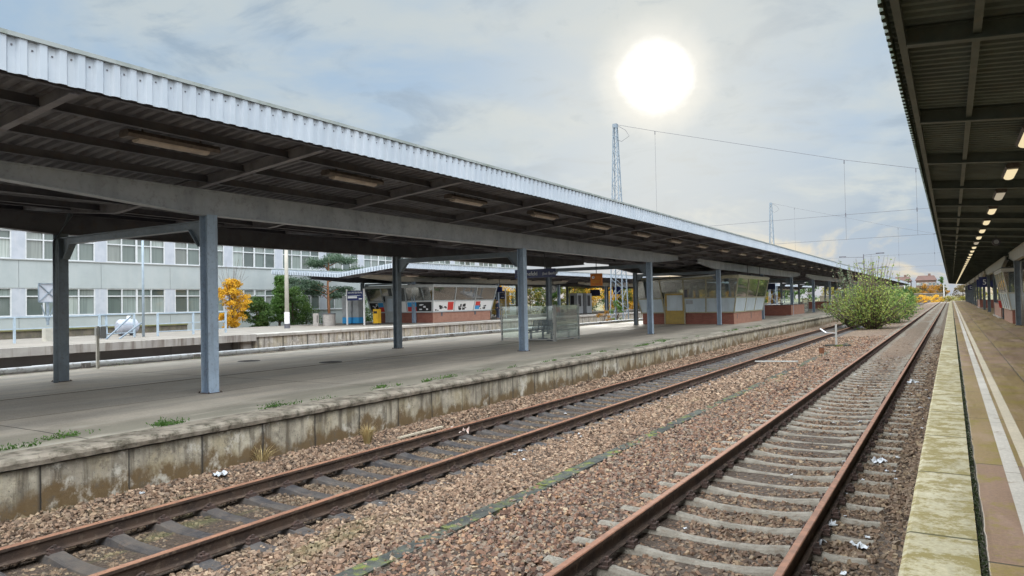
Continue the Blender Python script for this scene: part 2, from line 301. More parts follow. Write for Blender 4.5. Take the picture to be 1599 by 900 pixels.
def wallmat(name, base, base2, L, oy, zbot, ztop, brown=.8, jw=.018):
    """cast panels: per panel tone, dark joints, streaks running down, brown algae from the foot up"""
    m = bpy.data.materials.new(name); m.use_nodes = True; t = NT(m.node_tree); t.n.clear()
    P = t.new('ShaderNodeNewGeometry').outputs['Position']; s = t.new('ShaderNodeSeparateXYZ'); t.set(s.inputs[0], P)
    wob = t.math('MULTIPLY', t.math('SUBTRACT', t.noise(P, 4, 4), .5), .03)
    Y = t.math('DIVIDE', t.math('ADD', t.math('ADD', s.outputs[1], wob), oy), L)
    wn = t.new('ShaderNodeTexWhiteNoise', noise_dimensions='1D'); t.set(wn.inputs['W'], t.math('FLOOR', Y))
    c = t.mix(wn.outputs[0], base, base2)
    c = t.mix(t.math('MULTIPLY', t.rng(t.noise(P, 3.0, 8, .7), .38, .6), .55), c, tuple(x * .5 for x in base))
    # vertical run marks
    run = t.rng(t.noise(t.mapping(P, (1, 5.5, .45)), 1.0, 6, .65), .47, .64)
    c = t.mix(t.math('MULTIPLY', run, .85), c, (.085, .068, .048))
    yel = t.rng(t.noise(t.mapping(P, (1, 1.7, .8), (1, 4, 7)), 1.0, 6, .6), .46, .62); c = t.mix(t.math('MULTIPLY', yel, .38), c, (.38, .31, .17))
    cope_shade = t.rng(t.math('ADD', s.outputs[2], t.math('MULTIPLY', t.noise(P, 5, 6, .7), .25)), ztop - .02, ztop + .16); c = t.mix(t.math('MULTIPLY', cope_shade, .75 if brown > .5 else 0), c, (.05, .045, .035))  # shadow below the coping painted into the top of the wall
    zz = t.math('ADD', s.outputs[2], t.math('MULTIPLY', t.math('SUBTRACT', t.noise(t.mapping(P, (1, 1.6, 1)), 1.3, 6, .65), .5), 1.3))
    foot = t.rng(zz, (zbot + ztop) / 2 + .10, zbot + .22)
    c = t.mix(t.math('MULTIPLY', foot, brown), c, (.12, .075, .03))
    pale = t.rng(t.noise(t.mapping(P, (1, 1.1, .9), (3, 8, 1)), 2.2, 8, .7), .53, .66)
    c = t.mix(t.math('MULTIPLY', pale, .75), c, (.56, .53, .46))
    blot = t.rng(t.noise(t.mapping(P, (1, 1, 1), (2, 6, 3)), 5.5, 9, .75), .52, .64); c = t.mix(t.math('MULTIPLY', blot, .6 if brown > .5 else .15), c, (.10, .085, .065))
    dots = t.rng(t.noise(P, 38, 3, .6), .63, .70); c = t.mix(t.math('MULTIPLY', dots, .7), c, (.08, .07, .06))
    dy = t.math('MULTIPLY', t.math('PINGPONG', Y, .5), L); j = t.rng(dy, jw, jw * .3)
    soak = t.math('MULTIPLY', t.rng(dy, jw * 5, 0), t.rng(wn.outputs[0], .3, .8)); c = t.mix(t.math('MULTIPLY', soak, .8), c, (.04, .035, .03))
    c = t.mix(t.math('MULTIPLY', j, .85), c, (.02, .018, .015))
    b = t.new('ShaderNodeBsdfPrincipled', i_Roughness=.85); t.set(b.inputs['Base Color'], c)
    bp = t.new('ShaderNodeBump', i_Strength=.7, i_Distance=.02)
    t.set(bp.inputs['Height'], t.math('SUBTRACT', t.noise(P, 22, 8, .75), t.math('MULTIPLY', j, 2))); t.set(b.inputs['Normal'], bp.outputs[0])
    o = t.new('ShaderNodeOutputMaterial'); t.l.new(b.outputs[0], o.inputs[0]); MATS[name] = m
wallmat('wall_panels', (.34, .30, .235), (.47, .425, .33), 1.06, -.05, -.70, -.05, .95, .011)
wallmat('wall_far', (.40, .37, .33), (.46, .43, .39), 1.75, .2, -.9, .1, .25, .03)
mat('coping', (.26, .225, .18), (.15, .13, .10), 3.5, .92, bump=1, bscale=20, dirt=(7, (.06, .052, .035), .95), streak=((4, 3, 4), (.44, .40, .33), .4))
mat('coping_far', (.42, .40, .37), (.36, .34, .31), 1, .85, dirt=(3, (.16, .14, .11), .5))
mat('slab_face', (.36, .34, .31), (.30, .28, .26), 1, .85, streak=((3, 3, .3), (.12, .09, .07), .8))
mat('recess', (.34, .33, .33), (.30, .29, .29), .8, .8)
mat('mud', (.10, .09, .075), (.15, .13, .10), 2, .9, bump=.4, dirt=(5, (.08, .09, .03), .8))

def ballastmat(name, island):
    m = bpy.data.materials.new(name); m.use_nodes = True; t = NT(m.node_tree); t.n.clear()
    g = t.new('ShaderNodeNewGeometry'); P = g.outputs['Position']; s = t.new('ShaderNodeSeparateXYZ'); t.set(s.inputs[0], P)
    vor = t.new('ShaderNodeTexVoronoi', i_Scale=17.0); t.set(vor.inputs['Vector'], P); vor.inputs['Randomness'].default_value = 1
    if island: r = g.outputs['Random Per Island']
    else:
        sp = t.new('ShaderNodeSeparateColor'); t.set(sp.inputs[0], vor.outputs['Color']); r = sp.outputs[0]
    grey = t.ramp(r, [(0, (.05, .036, .027)), (.2, (.15, .098, .068)), (.42, (.26, .17, .115)), (.6, (.17, .128, .098)), (.78, (.30, .205, .142)), (.93, (.38, .28, .195)), (1, (.11, .088, .07))])
    red = t.ramp(r, [(0, (.05, .035, .03)), (.18, (.15, .09, .066)), (.38, (.235, .135, .092)), (.55, (.15, .125, .105)), (.72, (.24, .185, .14)), (.88, (.30, .17, .10)), (.96, (.36, .28, .19)), (1, (.10, .085, .08))])
    dark = t.ramp(r, [(0, (.06, .045, .033)), (.3, (.13, .095, .065)), (.6, (.19, .13, .085)), (.85, (.12, .105, .08)), (1, (.30, .22, .14))])
    big = t.math('MULTIPLY', t.math('SUBTRACT', t.noise(t.mapping(P, (1, .3, 1)), .7, 4, .6), .5), 2.6)
    X = t.math('ADD', s.outputs[0], big)
    fr = t.rng(X, -5.2, -4.0)                       # redder stone right of the cable trough
    c = t.mix(fr, grey, red)
    f1 = t.math('MULTIPLY', t.rng(s.outputs[0], -8.2, -7.6), t.rng(s.outputs[0], -5.9, -6.3))
    f2 = t.rng(s.outputs[0], -1.5, -1.0)
    f3 = t.math('MULTIPLY', t.rng(s.outputs[0], -2.8, -2.5), .5)
    fd = t.math('MAXIMUM', t.math('MAXIMUM', t.math('MULTIPLY', f1, .85), t.math('MULTIPLY', f2, .7)), f3)
    c = t.mix(fd, c, dark)
    if not island: c = t.mix(t.rng(s.outputs[1], 34, 22), c, (.075, .055, .042))  # near bed darkened: painted shade for the gaps between the stones
    # moss / fines in patches
    moss = t.rng(t.noise(t.mapping(P, (1, .35, 1)), .9, 6, .65), .60, .72)
    c = t.mix(t.math('MULTIPLY', moss, t.math('MULTIPLY', t.rng(s.outputs[0], -3.4, -4.2), .45)), c, (.12, .13, .05))
    far = t.rng(s.outputs[1], 26, 60)
    if not island:
        c = t.mix(t.math('MULTIPLY', far, .35), c, (.15, .13, .10))
    p = t.new('ShaderNodeBsdfPrincipled', i_Roughness=.85); t.set(p.inputs['Base Color'], c); p.inputs['Specular IOR Level'].default_value = .25
    bp = t.new('ShaderNodeBump', i_Strength=.9 if not island else .3, i_Distance=.035 if not island else .01)
    t.set(bp.inputs['Height'], t.math('SUBTRACT', t.noise(P, 60 if island else 9, 5, .7), t.math('MULTIPLY', vor.outputs['Distance'], 0 if island else 1.4)))
    t.set(p.inputs['Normal'], bp.outputs[0])
    o = t.new('ShaderNodeOutputMaterial'); t.l.new(p.outputs[0], o.inputs[0]); MATS[name] = m
ballastmat('ballast_stone', True); ballastmat('ballast_bed', False)
mat('earth', (.11, .12, .05), (.17, .14, .08), .25, .95, bump=.3, bscale=3, dirt=(1.2, (.20, .16, .08), .5))

# ------------------------------------------------------------------ mesh helpers
def npmesh(name, V, F):
    me = bpy.data.meshes.new(name); V = np.asarray(V, dtype=np.float32); F = np.asarray(F, dtype=np.int32)
    k = F.shape[1]; me.vertices.add(len(V)); me.vertices.foreach_set('co', V.ravel())
    me.loops.add(F.size); me.loops.foreach_set('vertex_index', F.ravel())
    me.polygons.add(len(F)); me.polygons.foreach_set('loop_start', np.arange(0, F.size, k, dtype=np.int32))
    me.polygons.foreach_set('loop_total', np.full(len(F), k, dtype=np.int32)); me.update(calc_edges=True); me.shade_flat(); return me

def link(name, me, m, parent=None, loc=None):
    o = bpy.data.objects.new(name, me); COL.objects.link(o)
    if m: 
        if isinstance(m, str): m = MATS[m]
        me.materials.append(m)
    if parent: o.parent = parent
    if loc is not None: o.location = loc
    return o

class MB:
    def __init__(s): s.v = []; s.f = []
    def add(s, vs, fs):
        b = len(s.v); s.v += [tuple(p) for p in vs]; s.f += [tuple(b + i for i in f) for f in fs]; return s
    def box(s, x0, x1, y0, y1, z0, z1):
        return s.add([(x0, y0, z0), (x1, y0, z0), (x1, y1, z0), (x0, y1, z0), (x0, y0, z1), (x1, y0, z1), (x1, y1, z1), (x0, y1, z1)],
              [(3, 2, 1, 0), (4, 5, 6, 7), (0, 1, 5, 4), (1, 2, 6, 5), (2, 3, 7, 6), (3, 0, 4, 7)])
    def prism(s, prof, axis, a, b):
        """closed 2D profile extruded along an axis; prof in the other two axes in order (x,z) for y, (y,z) for x, (x,y) for z"""
        n = len(prof)
        def P(p, t):
            if axis == 'y': return (p[0], t, p[1])
            if axis == 'x': return (t, p[0], p[1])
            return (p[0], p[1], t)
        vs = [P(p, a) for p in prof] + [P(p, b) for p in prof]
        fs = [(i, (i + 1) % n, n + (i + 1) % n, n + i) for i in range(n)] + [tuple(range(n))[::-1], tuple(range(n, 2 * n))]
        return s.add(vs, fs)
    def bar(s, p, q, wd, ht=None, up=(0, 0, 1)):
        ht = ht or wd; p = Vector(p); q = Vector(q); d = (q - p).normalized(); u = Vector(up)
        if abs(d.dot(u)) > .98: u = Vector((0, 1, 0)) if abs(d.y) < .9 else Vector((1, 0, 0))
        sx = d.cross(u).normalized() * wd / 2; uz = sx.cross(d).normalized() * ht / 2
        vs = [p - sx - uz, p + sx - uz, p + sx + uz, p - sx + uz, q - sx - uz, q + sx - uz, q + sx + uz, q - sx + uz]
        return s.add(vs, [(3, 2, 1, 0), (4, 5, 6, 7), (0, 1, 5, 4), (1, 2, 6, 5), (2, 3, 7, 6), (3, 0, 4, 7)])
    def tube(s, pts, r, n=8, r2=None, cap=True):
        pts = [Vector(p) for p in pts]; m = len(pts); rings = []
        for i, p in enumerate(pts):
            d = (pts[min(i + 1, m - 1)] - pts[max(i - 1, 0)]).normalized()
            u = Vector((0, 0, 1)) if abs(d.z) < .9 else Vector((1, 0, 0))
            a = d.cross(u).normalized(); b = d.cross(a)
            rr = r if r2 is None else r + (r2 - r) * i / (m - 1)
            rings.append([p + (a * math.cos(2 * math.pi * k / n) + b * math.sin(2 * math.pi * k / n)) * rr for k in range(n)])
        fs = []
        for i in range(m - 1):
            for k in range(n): fs.append((i * n + k, i * n + (k + 1) % n, (i + 1) * n + (k + 1) % n, (i + 1) * n + k))
        if cap: fs += [tuple(range(n))[::-1], tuple(range((m - 1) * n, m * n))]
        return s.add([p for r_ in rings for p in r_], fs)
    def slab(s, a, b, c, d, th):
        a, b, c, d = map(Vector, (a, b, c, d)); n = (b - a).cross(d - a).normalized() * th
        return s.add([a, b, c, d, a - n, b - n, c - n, d - n], [(0, 1, 2, 3), (7, 6, 5, 4), (0, 4, 5, 1), (1, 5, 6, 2), (2, 6, 7, 3), (3, 7, 4, 0)])
    def build(s, name, m, parent=None, loc=None, smooth=False):
        me = bpy.data.meshes.new(name); me.from_pydata(s.v, [], s.f); me.update()
        import bmesh
        bm = bmesh.new(); bm.from_mesh(me); bmesh.ops.recalc_face_normals(bm, faces=bm.faces); bm.to_mesh(me); bm.free()
        if smooth: me.shade_smooth()
        return link(name, me, m, parent, loc)
def cyl(c, r, z0, z1, n=16):
    mb = MB(); return mb.tube([(c[0], c[1], z0), (c[0], c[1], z1)], r, n)
def empty(name, loc, label, cat, group=None, rz=0, kind=None, fixed=False, size=None):
    o = bpy.data.objects.new(name, None); COL.objects.link(o)
    if not fixed:
        X, Y, Z, s_ = relevel(loc); loc = (X, Y, Z); s_ = size or s_; o.scale = (s_, s_, s_)
    o.location = loc; o.rotation_euler = (0, 0, rz); o.empty_display_size = .2
    return tag(o, label, cat, group, kind)
def tag(o, label=None, cat=None, group=None, kind=None):
    if label: o['label'] = label
    if cat: o['category'] = cat
    if group: o['group'] = group
    if kind: o['kind'] = kind
    return o
# plan survey: furniture was first sketched on a level grid; this carries those plan positions onto the corrected platform levels
O_EYE, OF = 1.70, 1170.0
oF, oR, oU = axes(R(30.3), 0, 0)
def resurvey(x, y, z, zo, zn):
    def fwd(P, e):
        v = Vector(P) - Vector((0, 0, e)); d = v.dot(oF); return (v.dot(oR) / d) * OF / FPX, (v.dot(oU) / d) * OF / FPX - 10 / FPX * 1.0 * 0, d
    a, b, d0 = fwd((x, y, zo), O_EYE); b2 = b - 10 / FPX; ray = cF + cR * a + cU * b2
    t = (-46.8 + (x + 40.5) * .45) / ray.x if zo == -.32 else (zn - EYE) / ray.z
    X, Y = ray.x * t, ray.y * t; s_ = (t / FPX) / (d0 / OF)
    return X, Y, zn + (z - zo) * s_, s_
LEVELS = []
def relevel(loc):
    x, y, z = loc
    for (xa, xb, zo, zn) in LEVELS:
        if xa <= x < xb: return resurvey(x, y, z, zo, zn)
    return x, y, z, 1.0
def dup(root, loc=None, label=None, rz=None, group=None):
    def cp(o, par):
        c = o.copy(); COL.objects.link(c)
        if par: c.parent = par
        for k in o.children: cp(k, c)
        return c
    c = cp(root, None)
    if loc is not None: c.location = loc
    if rz is not None: c.rotation_euler = (0, 0, rz)
    if label: c['label'] = label
    if group: c['group'] = group
    return c
def text(body, size, m, parent, loc, rot=(R(90), 0, 0), align='CENTER', name='lettering', ext=.004, bold=0.0):
    cu = bpy.data.curves.new('t', 'FONT'); cu.body = body; cu.size = size; cu.align_x = align; cu.extrude = ext; cu.offset = bold; cu.resolution_u = 3
    o = bpy.data.objects.new('t', cu); COL.objects.link(o); bpy.context.view_layer.update()
    me = bpy.data.meshes.new_from_object(o.evaluated_get(bpy.context.evaluated_depsgraph_get())); me.name = name
    bpy.data.objects.remove(o); bpy.data.curves.remove(cu); me.materials.clear()
    t = link(name, me, m, parent, loc); t.rotation_euler = rot; return t

YEND = 213.0; YSTART = -16.0
P2Z, P3Z, GZ = .09, .33, -1.0          # platform tops and the ground beyond the tracks
O2, O3 = -.16, -.10                      # levels used in the first plan sketch
LEVELS = [(-70, -38.3, -.32, .08), (-38.3, -26.0, O3, P3Z), (-20.2, -8.95, O2, P2Z), (-8.95, -.3, -.95, -.62), (-.3, 12, 0, 0), (12, 900, -1.2, GZ)]
# ------------------------------------------------------------------ ground, ballast, platforms
g = MB(); g.add([(-900, -150, -1.02), (900, -150, -1.02), (900, 1600, -1.02), (-900, 1600, -1.02)], [(0, 1, 2, 3)])
tag(g.build('ground', 'earth'), kind='structure')
# raised ground behind the third platform and right of the right platform
tag(MB().box(-400, -44.6, -40, 320, -1.01, .08).build('terrain', 'earth'), kind='structure')
PROF = [(-9.15, -.60), (-8.8, -.61), (-8.2, -.68), (-7.8, -.725), (-6.3, -.725), (-6.0, -.70), (-5.6, -.66), (-4.9, -.615), (-4.5, -.60), (-4.0, -.595), (-3.6, -.58), (-3.2, -.555), (-2.6, -.56), (-1.2, -.56), (-.7, -.545), (-.25, -.54)]
TR_X = -1.913
px_ = np.array([p[0] for p in PROF]); pz_ = np.array([p[1] for p in PROF])
def bedz(x): return np.interp(x, px_, pz_)
ys = np.concatenate([np.arange(-16, 30, .5), np.arange(30, 230, 4.0), [300, 420]])
xs = np.concatenate([np.arange(-9.15, -.25, .15), [-.25]])
XX, YY = np.meshgrid(xs, ys)
ZZ = bedz(XX) + .018 * np.sin(XX * 2.1 + YY * .7) * np.cos(YY * 1.3)
ZZ += np.clip((YY - 21) / 14, 0, 1) * (.040 * (np.abs(XX - TR_X) < .66) + .022 * (np.abs(XX - TR_X) >= .66) * (np.abs(XX - TR_X) < 1.4) + .03 * (np.abs(XX + 7.03) < .66))
V = np.stack([XX, YY, ZZ], -1).reshape(-1, 3); nx = len(xs)
F = [(j * nx + i, j * nx + i + 1, (j + 1) * nx + i + 1, (j + 1) * nx + i) for j in range(len(ys) - 1) for i in range(nx - 1)]
bed = link('track_bed', npmesh('track_bed', V, F), 'ballast_bed'); tag(bed, kind='structure')
tag(MB().add([(-32.9, -30, -.86), (-21.5, -30, -.86), (-21.5, 300, -.86), (-32.9, 300, -.86)], [(0, 1, 2, 3)]).build('track_bed', 'ballast_bed'), kind='structure')
tag(MB().add([(12.6, -30, -.8), (34, -30, -.8), (34, 300, -.8), (12.6, 300, -.8)], [(0, 1, 2, 3)]).build('track_bed', 'ballast_bed'), kind='structure')

def jitter_strip(x_in, x_out, z_top, z_bot, y0, y1, amp, step, lip=.02):
    """a coping stone run with a worn, uneven outer edge. x_out is the track side."""
    sgn = 1 if x_out > x_in else -1; mb = MB(); rows = []; y = y0
    while y < y1:
        j = rnd.uniform(-amp, amp); j2 = rnd.uniform(-amp, amp) * .6
        rows.append([(x_in, y, z_bot), (x_in, y, z_top), (x_out - sgn * (lip * 2 + abs(j) * .6), y, z_top + j2 * .2), (x_out - sgn * (lip * .3), y, z_top - lip + j * .5),
                     (x_out + sgn * j * .4, y, z_top - lip * 2.2 + j * .4), (x_out - sgn * (lip * .5 + abs(j2)), y, z_bot + j2 * .4)])
        y += step if y < 40 else 3
    n = 6; vs = [p for r_ in rows for p in r_]; fs = []
    for i in range(len(rows) - 1):
        for k in range(n): fs.append((i * n + k, i * n + (k + 1) % n, (i + 1) * n + (k + 1) % n, (i + 1) * n + k))
    fs += [tuple(range(n)), tuple(range((len(rows) - 1) * n, len(rows) * n))]
    return mb.add(vs, fs)
# platform two (left of the near tracks)
PB = -1.01
p2 = MB().box(-21.35, -9.6, -30, 219, PB, P2Z).build('platform', 'pave_left'); tag(p2, kind='structure')
jitter_strip(-9.598, -9.07, P2Z + .004, P2Z - .115, -30, 219, .016, .11, .028).build('coping', 'coping', p2)
MB().box(-9.596, -9.14, -30, 219, PB, P2Z - .140).build('platform_wall', 'wall_panels', p2)
MB().box(-9.596, -9.20, -30, 219, P2Z - .1395, P2Z - .1155).build('coping_shadow_gap', 'mud', p2)  # dark strip in the crack, put in as the coping's shadow line
MB().box(-21.65, -21.352, -30, 219, PB, P2Z + .004).build('coping', 'coping', p2)
# right platform
p1 = MB().box(.155, 12.0, -30, 219, PB, 0).build('platform', 'pave_right'); tag(p1, kind='structure')
jitter_strip(.11, -.335, .004, -.16, -30, 219, .006, .25, .014).build('coping', 'edge_slab', p1)
MB().box(-.24, .108, -30, 219, PB, -.165).build('platform_wall', 'wall_panels', p1)
MB().box(.112, .153, -30, 219, -.5, -.03).build('joint_filling', 'mud', p1)
for a, b, m in ((.40, .525, 'line_white'), (.57, .69, 'line_beige')):
    MB().add([(a, -30, .004), (b, -30, .004), (b, 219, .004), (a, 219, .004)], [(0, 1, 2, 3)]).build('painted_line', m, p1)
MB().box(12.002, 12.4, -30, 219, PB, .004).build('coping', 'coping', p1)
# third platform
p3 = MB().box(-44.5, -32.75, 25.9, 219, PB, P3Z).build('platform', 'pave_far'); tag(p3, kind='structure')
jitter_strip(-32.748, -32.1, P3Z + .004, P3Z - .17, 25.9, 219, .012, .5, .02).build('coping', 'coping_far', p3)
MB().box(-32.746, -32.2, 25.9, 219, PB, P3Z - .172).build('platform_wall', 'wall_far', p3)
p3b = MB().box(-44.5, -32.35, -30, 25.897, P3Z - .36, P3Z).build('platform', 'pave_far'); tag(p3b, kind='structure')
MB().box(-32.348, -32.1, -30, 25.88, P3Z - .36, P3Z + .004).build('coping', 'slab_face', p3b)
rw = MB().box(-44.5, -33.2, -30, 25.8, PB, P3Z - .363)
for y in np.arange(-20, 25, 5.2): rw.box(-33.2, -33.13, y, y + .12, PB, P3Z - .363)
rw.build('platform_wall', 'recess', p3b)
MB().box(-33.1, -32.4, 25.1, 25.8, PB, P3Z - .363).build('pier', 'slab_face', p3b)

# ballast stones as real angular pieces close to the camera
C30, S30 = math.cos(YAW), math.sin(YAW)
RZ_R, RZ_L = -.32, -.49; TR_X, TL_X = -1.913, -7.03; SPR, SPL = .585, .585; OFR, OFL = .39, .24
def stones():
    base = np.array([(x, y, z) for x in (-1, 1) for y in (-1, 1) for z in (-1, 1)], dtype=np.float64)
    fc = np.array([(0, 1, 3, 2), (4, 6, 7, 5), (0, 4, 5, 1), (2, 3, 7, 6), (0, 2, 6, 4), (1, 5, 7, 3)])
    bands = [(1.0, 11.5, 1000, .76), (11.5, 18, 560, .9), (18, 30, 240, 1.2), (30, 46, 80, 1.4)]
    PX = []; PY = []; SC = []
    for y0, y1, den, s in bands:
        n = int((y1 - y0) * 8.8 * den); x = nr.uniform(-9.12, -.30, n); y = nr.uniform(y0, y1, n)
        zcam = y * C30 - x * S30; keep = zcam > 4.6
        PX.append(x[keep]); PY.append(y[keep]); SC.append(np.full(keep.sum(), s))
    x = np.concatenate(PX); y = np.concatenate(PY); s = np.concatenate(SC)
    z = bedz(x)
    # keep sleepers, rails and the trough mostly free
    def near(yc, sp): return np.abs((y - yc + sp / 2) % sp - sp / 2)
    r = nr.random(len(x))
    onR = (np.abs(x - TR_X) < 1.26) & (near(OFR, SPR) < .085)
    onL = (np.abs(x - TL_X) < 1.2) & (near(OFL, SPL) < .115)
    outR = (x < TR_X - .85) | (x > TR_X + .85); outL = (x > TL_X + .85) | (x < TL_X - .85)
    drop = onR & (r > np.where(outR, .30, .03)) | onL & (r > np.where(outL, .45, .05))
    drop |= (x > -4.62) & (x < -4.36) & (r > .14 + .3 * (np.sin(y * 1.3) > .6))
    for rx in (TR_X - .7525, TR_X + .7525, TL_X - .7525, TL_X + .7525): drop |= np.abs(x - rx) < .085
    k = ~drop; x, y, z, s = x[k], y[k], z[k], s[k]; n = len(x)
    inside = (np.abs(x - TR_X) < .7) | (np.abs(x - TL_X) < .7)
    z = z - np.where(inside, .02, 0) + np.where((x > TR_X + .9), -.005, 0)
    z += nr.uniform(-.016, .016, n)
    sz = s * nr.uniform(.014, .031, n)
    sz = np.where(nr.random(n) < .03, sz * 1.35, sz)
    axes = np.stack([nr.uniform(.85, 1.4, n), nr.uniform(.65, 1.05, n), nr.uniform(.5, .9, n)], -1) * sz[:, None]
    v = base[None] * (1 + nr.uniform(-.45, .28, (n, 8, 3))) * axes[:, None]
    a = nr.uniform(0, 2 * np.pi, n); b = nr.normal(0, .6, n); c = nr.normal(0, .6, n)
    ca, sa, cb, sb, cc, s_c = np.cos(a), np.sin(a), np.cos(b), np.sin(b), np.cos(c), np.sin(c)
    Rz = np.zeros((n, 3, 3)); Rz[:, 0, 0] = ca; Rz[:, 0, 1] = -sa; Rz[:, 1, 0] = sa; Rz[:, 1, 1] = ca; Rz[:, 2, 2] = 1
    Rx = np.zeros((n, 3, 3)); Rx[:, 0, 0] = 1; Rx[:, 1, 1] = cb; Rx[:, 1, 2] = -sb; Rx[:, 2, 1] = sb; Rx[:, 2, 2] = cb
    Ry = np.zeros((n, 3, 3)); Ry[:, 1, 1] = 1; Ry[:, 0, 0] = cc; Ry[:, 0, 2] = s_c; Ry[:, 2, 0] = -s_c; Ry[:, 2, 2] = cc
    v = np.einsum('nij,nkj->nki', Rz @ Rx @ Ry, v) + np.stack([x, y, z + sz * .25], -1)[:, None]
    F = (fc[None] + (np.arange(n) * 8)[:, None, None]).reshape(-1, 4)
    return npmesh('ballast', v.reshape(-1, 3), F)
tag(link('ballast', stones(), 'ballast_stone'), 'brown and reddish crushed stone ballast between and around the rusty rails', 'ballast', kind='stuff')

# ------------------------------------------------------------------ railway tracks
RAILP = [(-.0625, -.159), (.0625, -.159), (.0625, -.150), (.012, -.136), (.009, -.12), (.009, -.045), (.0335, -.036), (.0335, -.008), (.027, 0), (-.027, 0), (-.0335, -.008), (-.0335, -.036), (-.009, -.045), (-.009, -.12), (-.012, -.136), (-.0625, -.150)]
def track(cx, zt, sp, y_off, style, label):
    root = empty('railway_track', (cx, 0, zt), label, 'railway track', 'tracks between the two platforms', fixed=True)
    for s_ in (-1, 1):
        r_ = MB().prism([(p[0], p[1]) for p in RAILP], 'y', -16, 330).build('rail', 'rail_web', root, (s_ * .7525, 0, 0))
        r_.data.materials.append(MATS['rail_top'])
        for p in r_.data.polygons:
            zz = [r_.data.vertices[i].co.z for i in p.vertices]
            if min(zz) > -.03 and len(p.vertices) == 4: p.material_index = 1
    # one sleeper, arched: higher at the rail seats, sagging in the middle, ends turned down
    top = [(-1.27, -.215), (-1.24, -.178), (-1.10, -.184), (-.95, -.178), (-.80, -.161), (-.60, -.160), (-.48, -.176), (-.34, -.196), (0, -.207), (.34, -.196), (.48, -.176), (.60, -.160), (.80, -.161), (.95, -.178), (1.10, -.184), (1.24, -.178), (1.27, -.215)]
    hw, hb = (.06, .10) if style == 'grey' else (.085, .12)
    rows = []
    for x, z in top:
        dz = .0 if style == 'grey' else .004
        rows.append([(x, -hb, z - .10), (x, -hw, z + dz - .02), (x, -hw + .025, z + dz), (x, hw - .025, z + dz), (x, hw, z + dz - .02), (x, hb, z - .10)])
    n = 6; vs = [p for r_ in rows for p in r_]; fs = [(i * n + k, i * n + k + 1, (i + 1) * n + k + 1, (i + 1) * n + k) for i in range(len(rows) - 1) for k in range(n - 1)]
    fs += [tuple(range(n)), tuple(range((len(rows) - 1) * n, len(rows) * n))]
    k0 = math.ceil((2.0 - y_off) / sp)
    ms = 'sleeper_grey' if style == 'grey' else 'sleeper_steel'
    first = MB().add(vs, fs).build('sleeper', ms, root, (0, y_off + k0 * sp, 0))
    def clip_mb(mb, x, y=0):
        mb.box(x - .13, x + .13, y - .075, y + .075, -.168, -.150)
        for s2 in (-1, 1):
            mb.box(x + s2 * .095 - .028, x + s2 * .095 + .028, y - .05, y + .05, -.150, -.118)
            mb.tube([(x + s2 * .095, y, -.118), (x + s2 * .095, y, -.085)], .016, 6)
            mb.tube([(x + s2 * .05, y - .05, -.135), (x + s2 * .07, y - .02, -.105), (x + s2 * .07, y + .02, -.105), (x + s2 * .05, y + .05, -.135)], .012, 5)
        return mb
    c0 = [clip_mb(MB(), s_ * .7525).build('rail_clip', 'clip', first) for s_ in (-1, 1)]
    for i in range(1, 100):
        s2 = first.copy(); COL.objects.link(s2); s2.parent = root; s2.location = (rnd.uniform(-.02, .02), y_off + (k0 + i) * sp + rnd.uniform(-.015, .015), rnd.uniform(-.012, .004) + (-.01 if style == 'grey' else 0))
        s2.rotation_euler = (0, 0, rnd.uniform(-.012, .012))
        if i < 45:
            for c in c0: c2 = c.copy(); COL.objects.link(c2); c2.parent = s2
    ys_ = [y_off + (k0 + i) * sp for i in list(range(-28, 0)) + list(range(100, 470))]
    vb = np.array(vs); V = np.concatenate([vb + (0, y, 0) for y in ys_]); L = len(vb)
    mb = MB()
    for i, y in enumerate(ys_): mb.add([(a, b + y, c) for a, b, c in vs], fs)
    tag(mb.build('distant_sleepers', ms, root), kind='stuff')
    mb = MB()
    for i in range(45, 160):
        for s_ in (-1, 1):
            mb.box(s_ * .7525 - .12, s_ * .7525 + .12, y_off + (k0 + i) * sp - .06, y_off + (k0 + i) * sp + .06, -.168, -.10)
    tag(mb.build('distant_rail_clips', 'clip', root), kind='stuff')
    return root
track(TR_X, RZ_R, SPR, OFR, 'grey', 'rusty railway track on pale grey sleepers beside the right platform with white lines')
track(TL_X, RZ_L, SPL, OFL, 'steel', 'rusty railway track on dark sleepers under the stained wall of the left platform')
# cable trough between the tracks
tr = MB(); y = 0.0
while y < 62:
    L = 1.0; tr.box(-4.60 + rnd.uniform(-.012, .012), -4.40 + rnd.uniform(-.012, .012), y, y + L - .012, -.8, -.572 + rnd.uniform(-.018, .008) - max(0, y - 16) * .0011); y += L
tag(tr.build('cable_trough', 'trough'), 'long mossy dark concrete cable trough lying between the two tracks', 'cable trough')

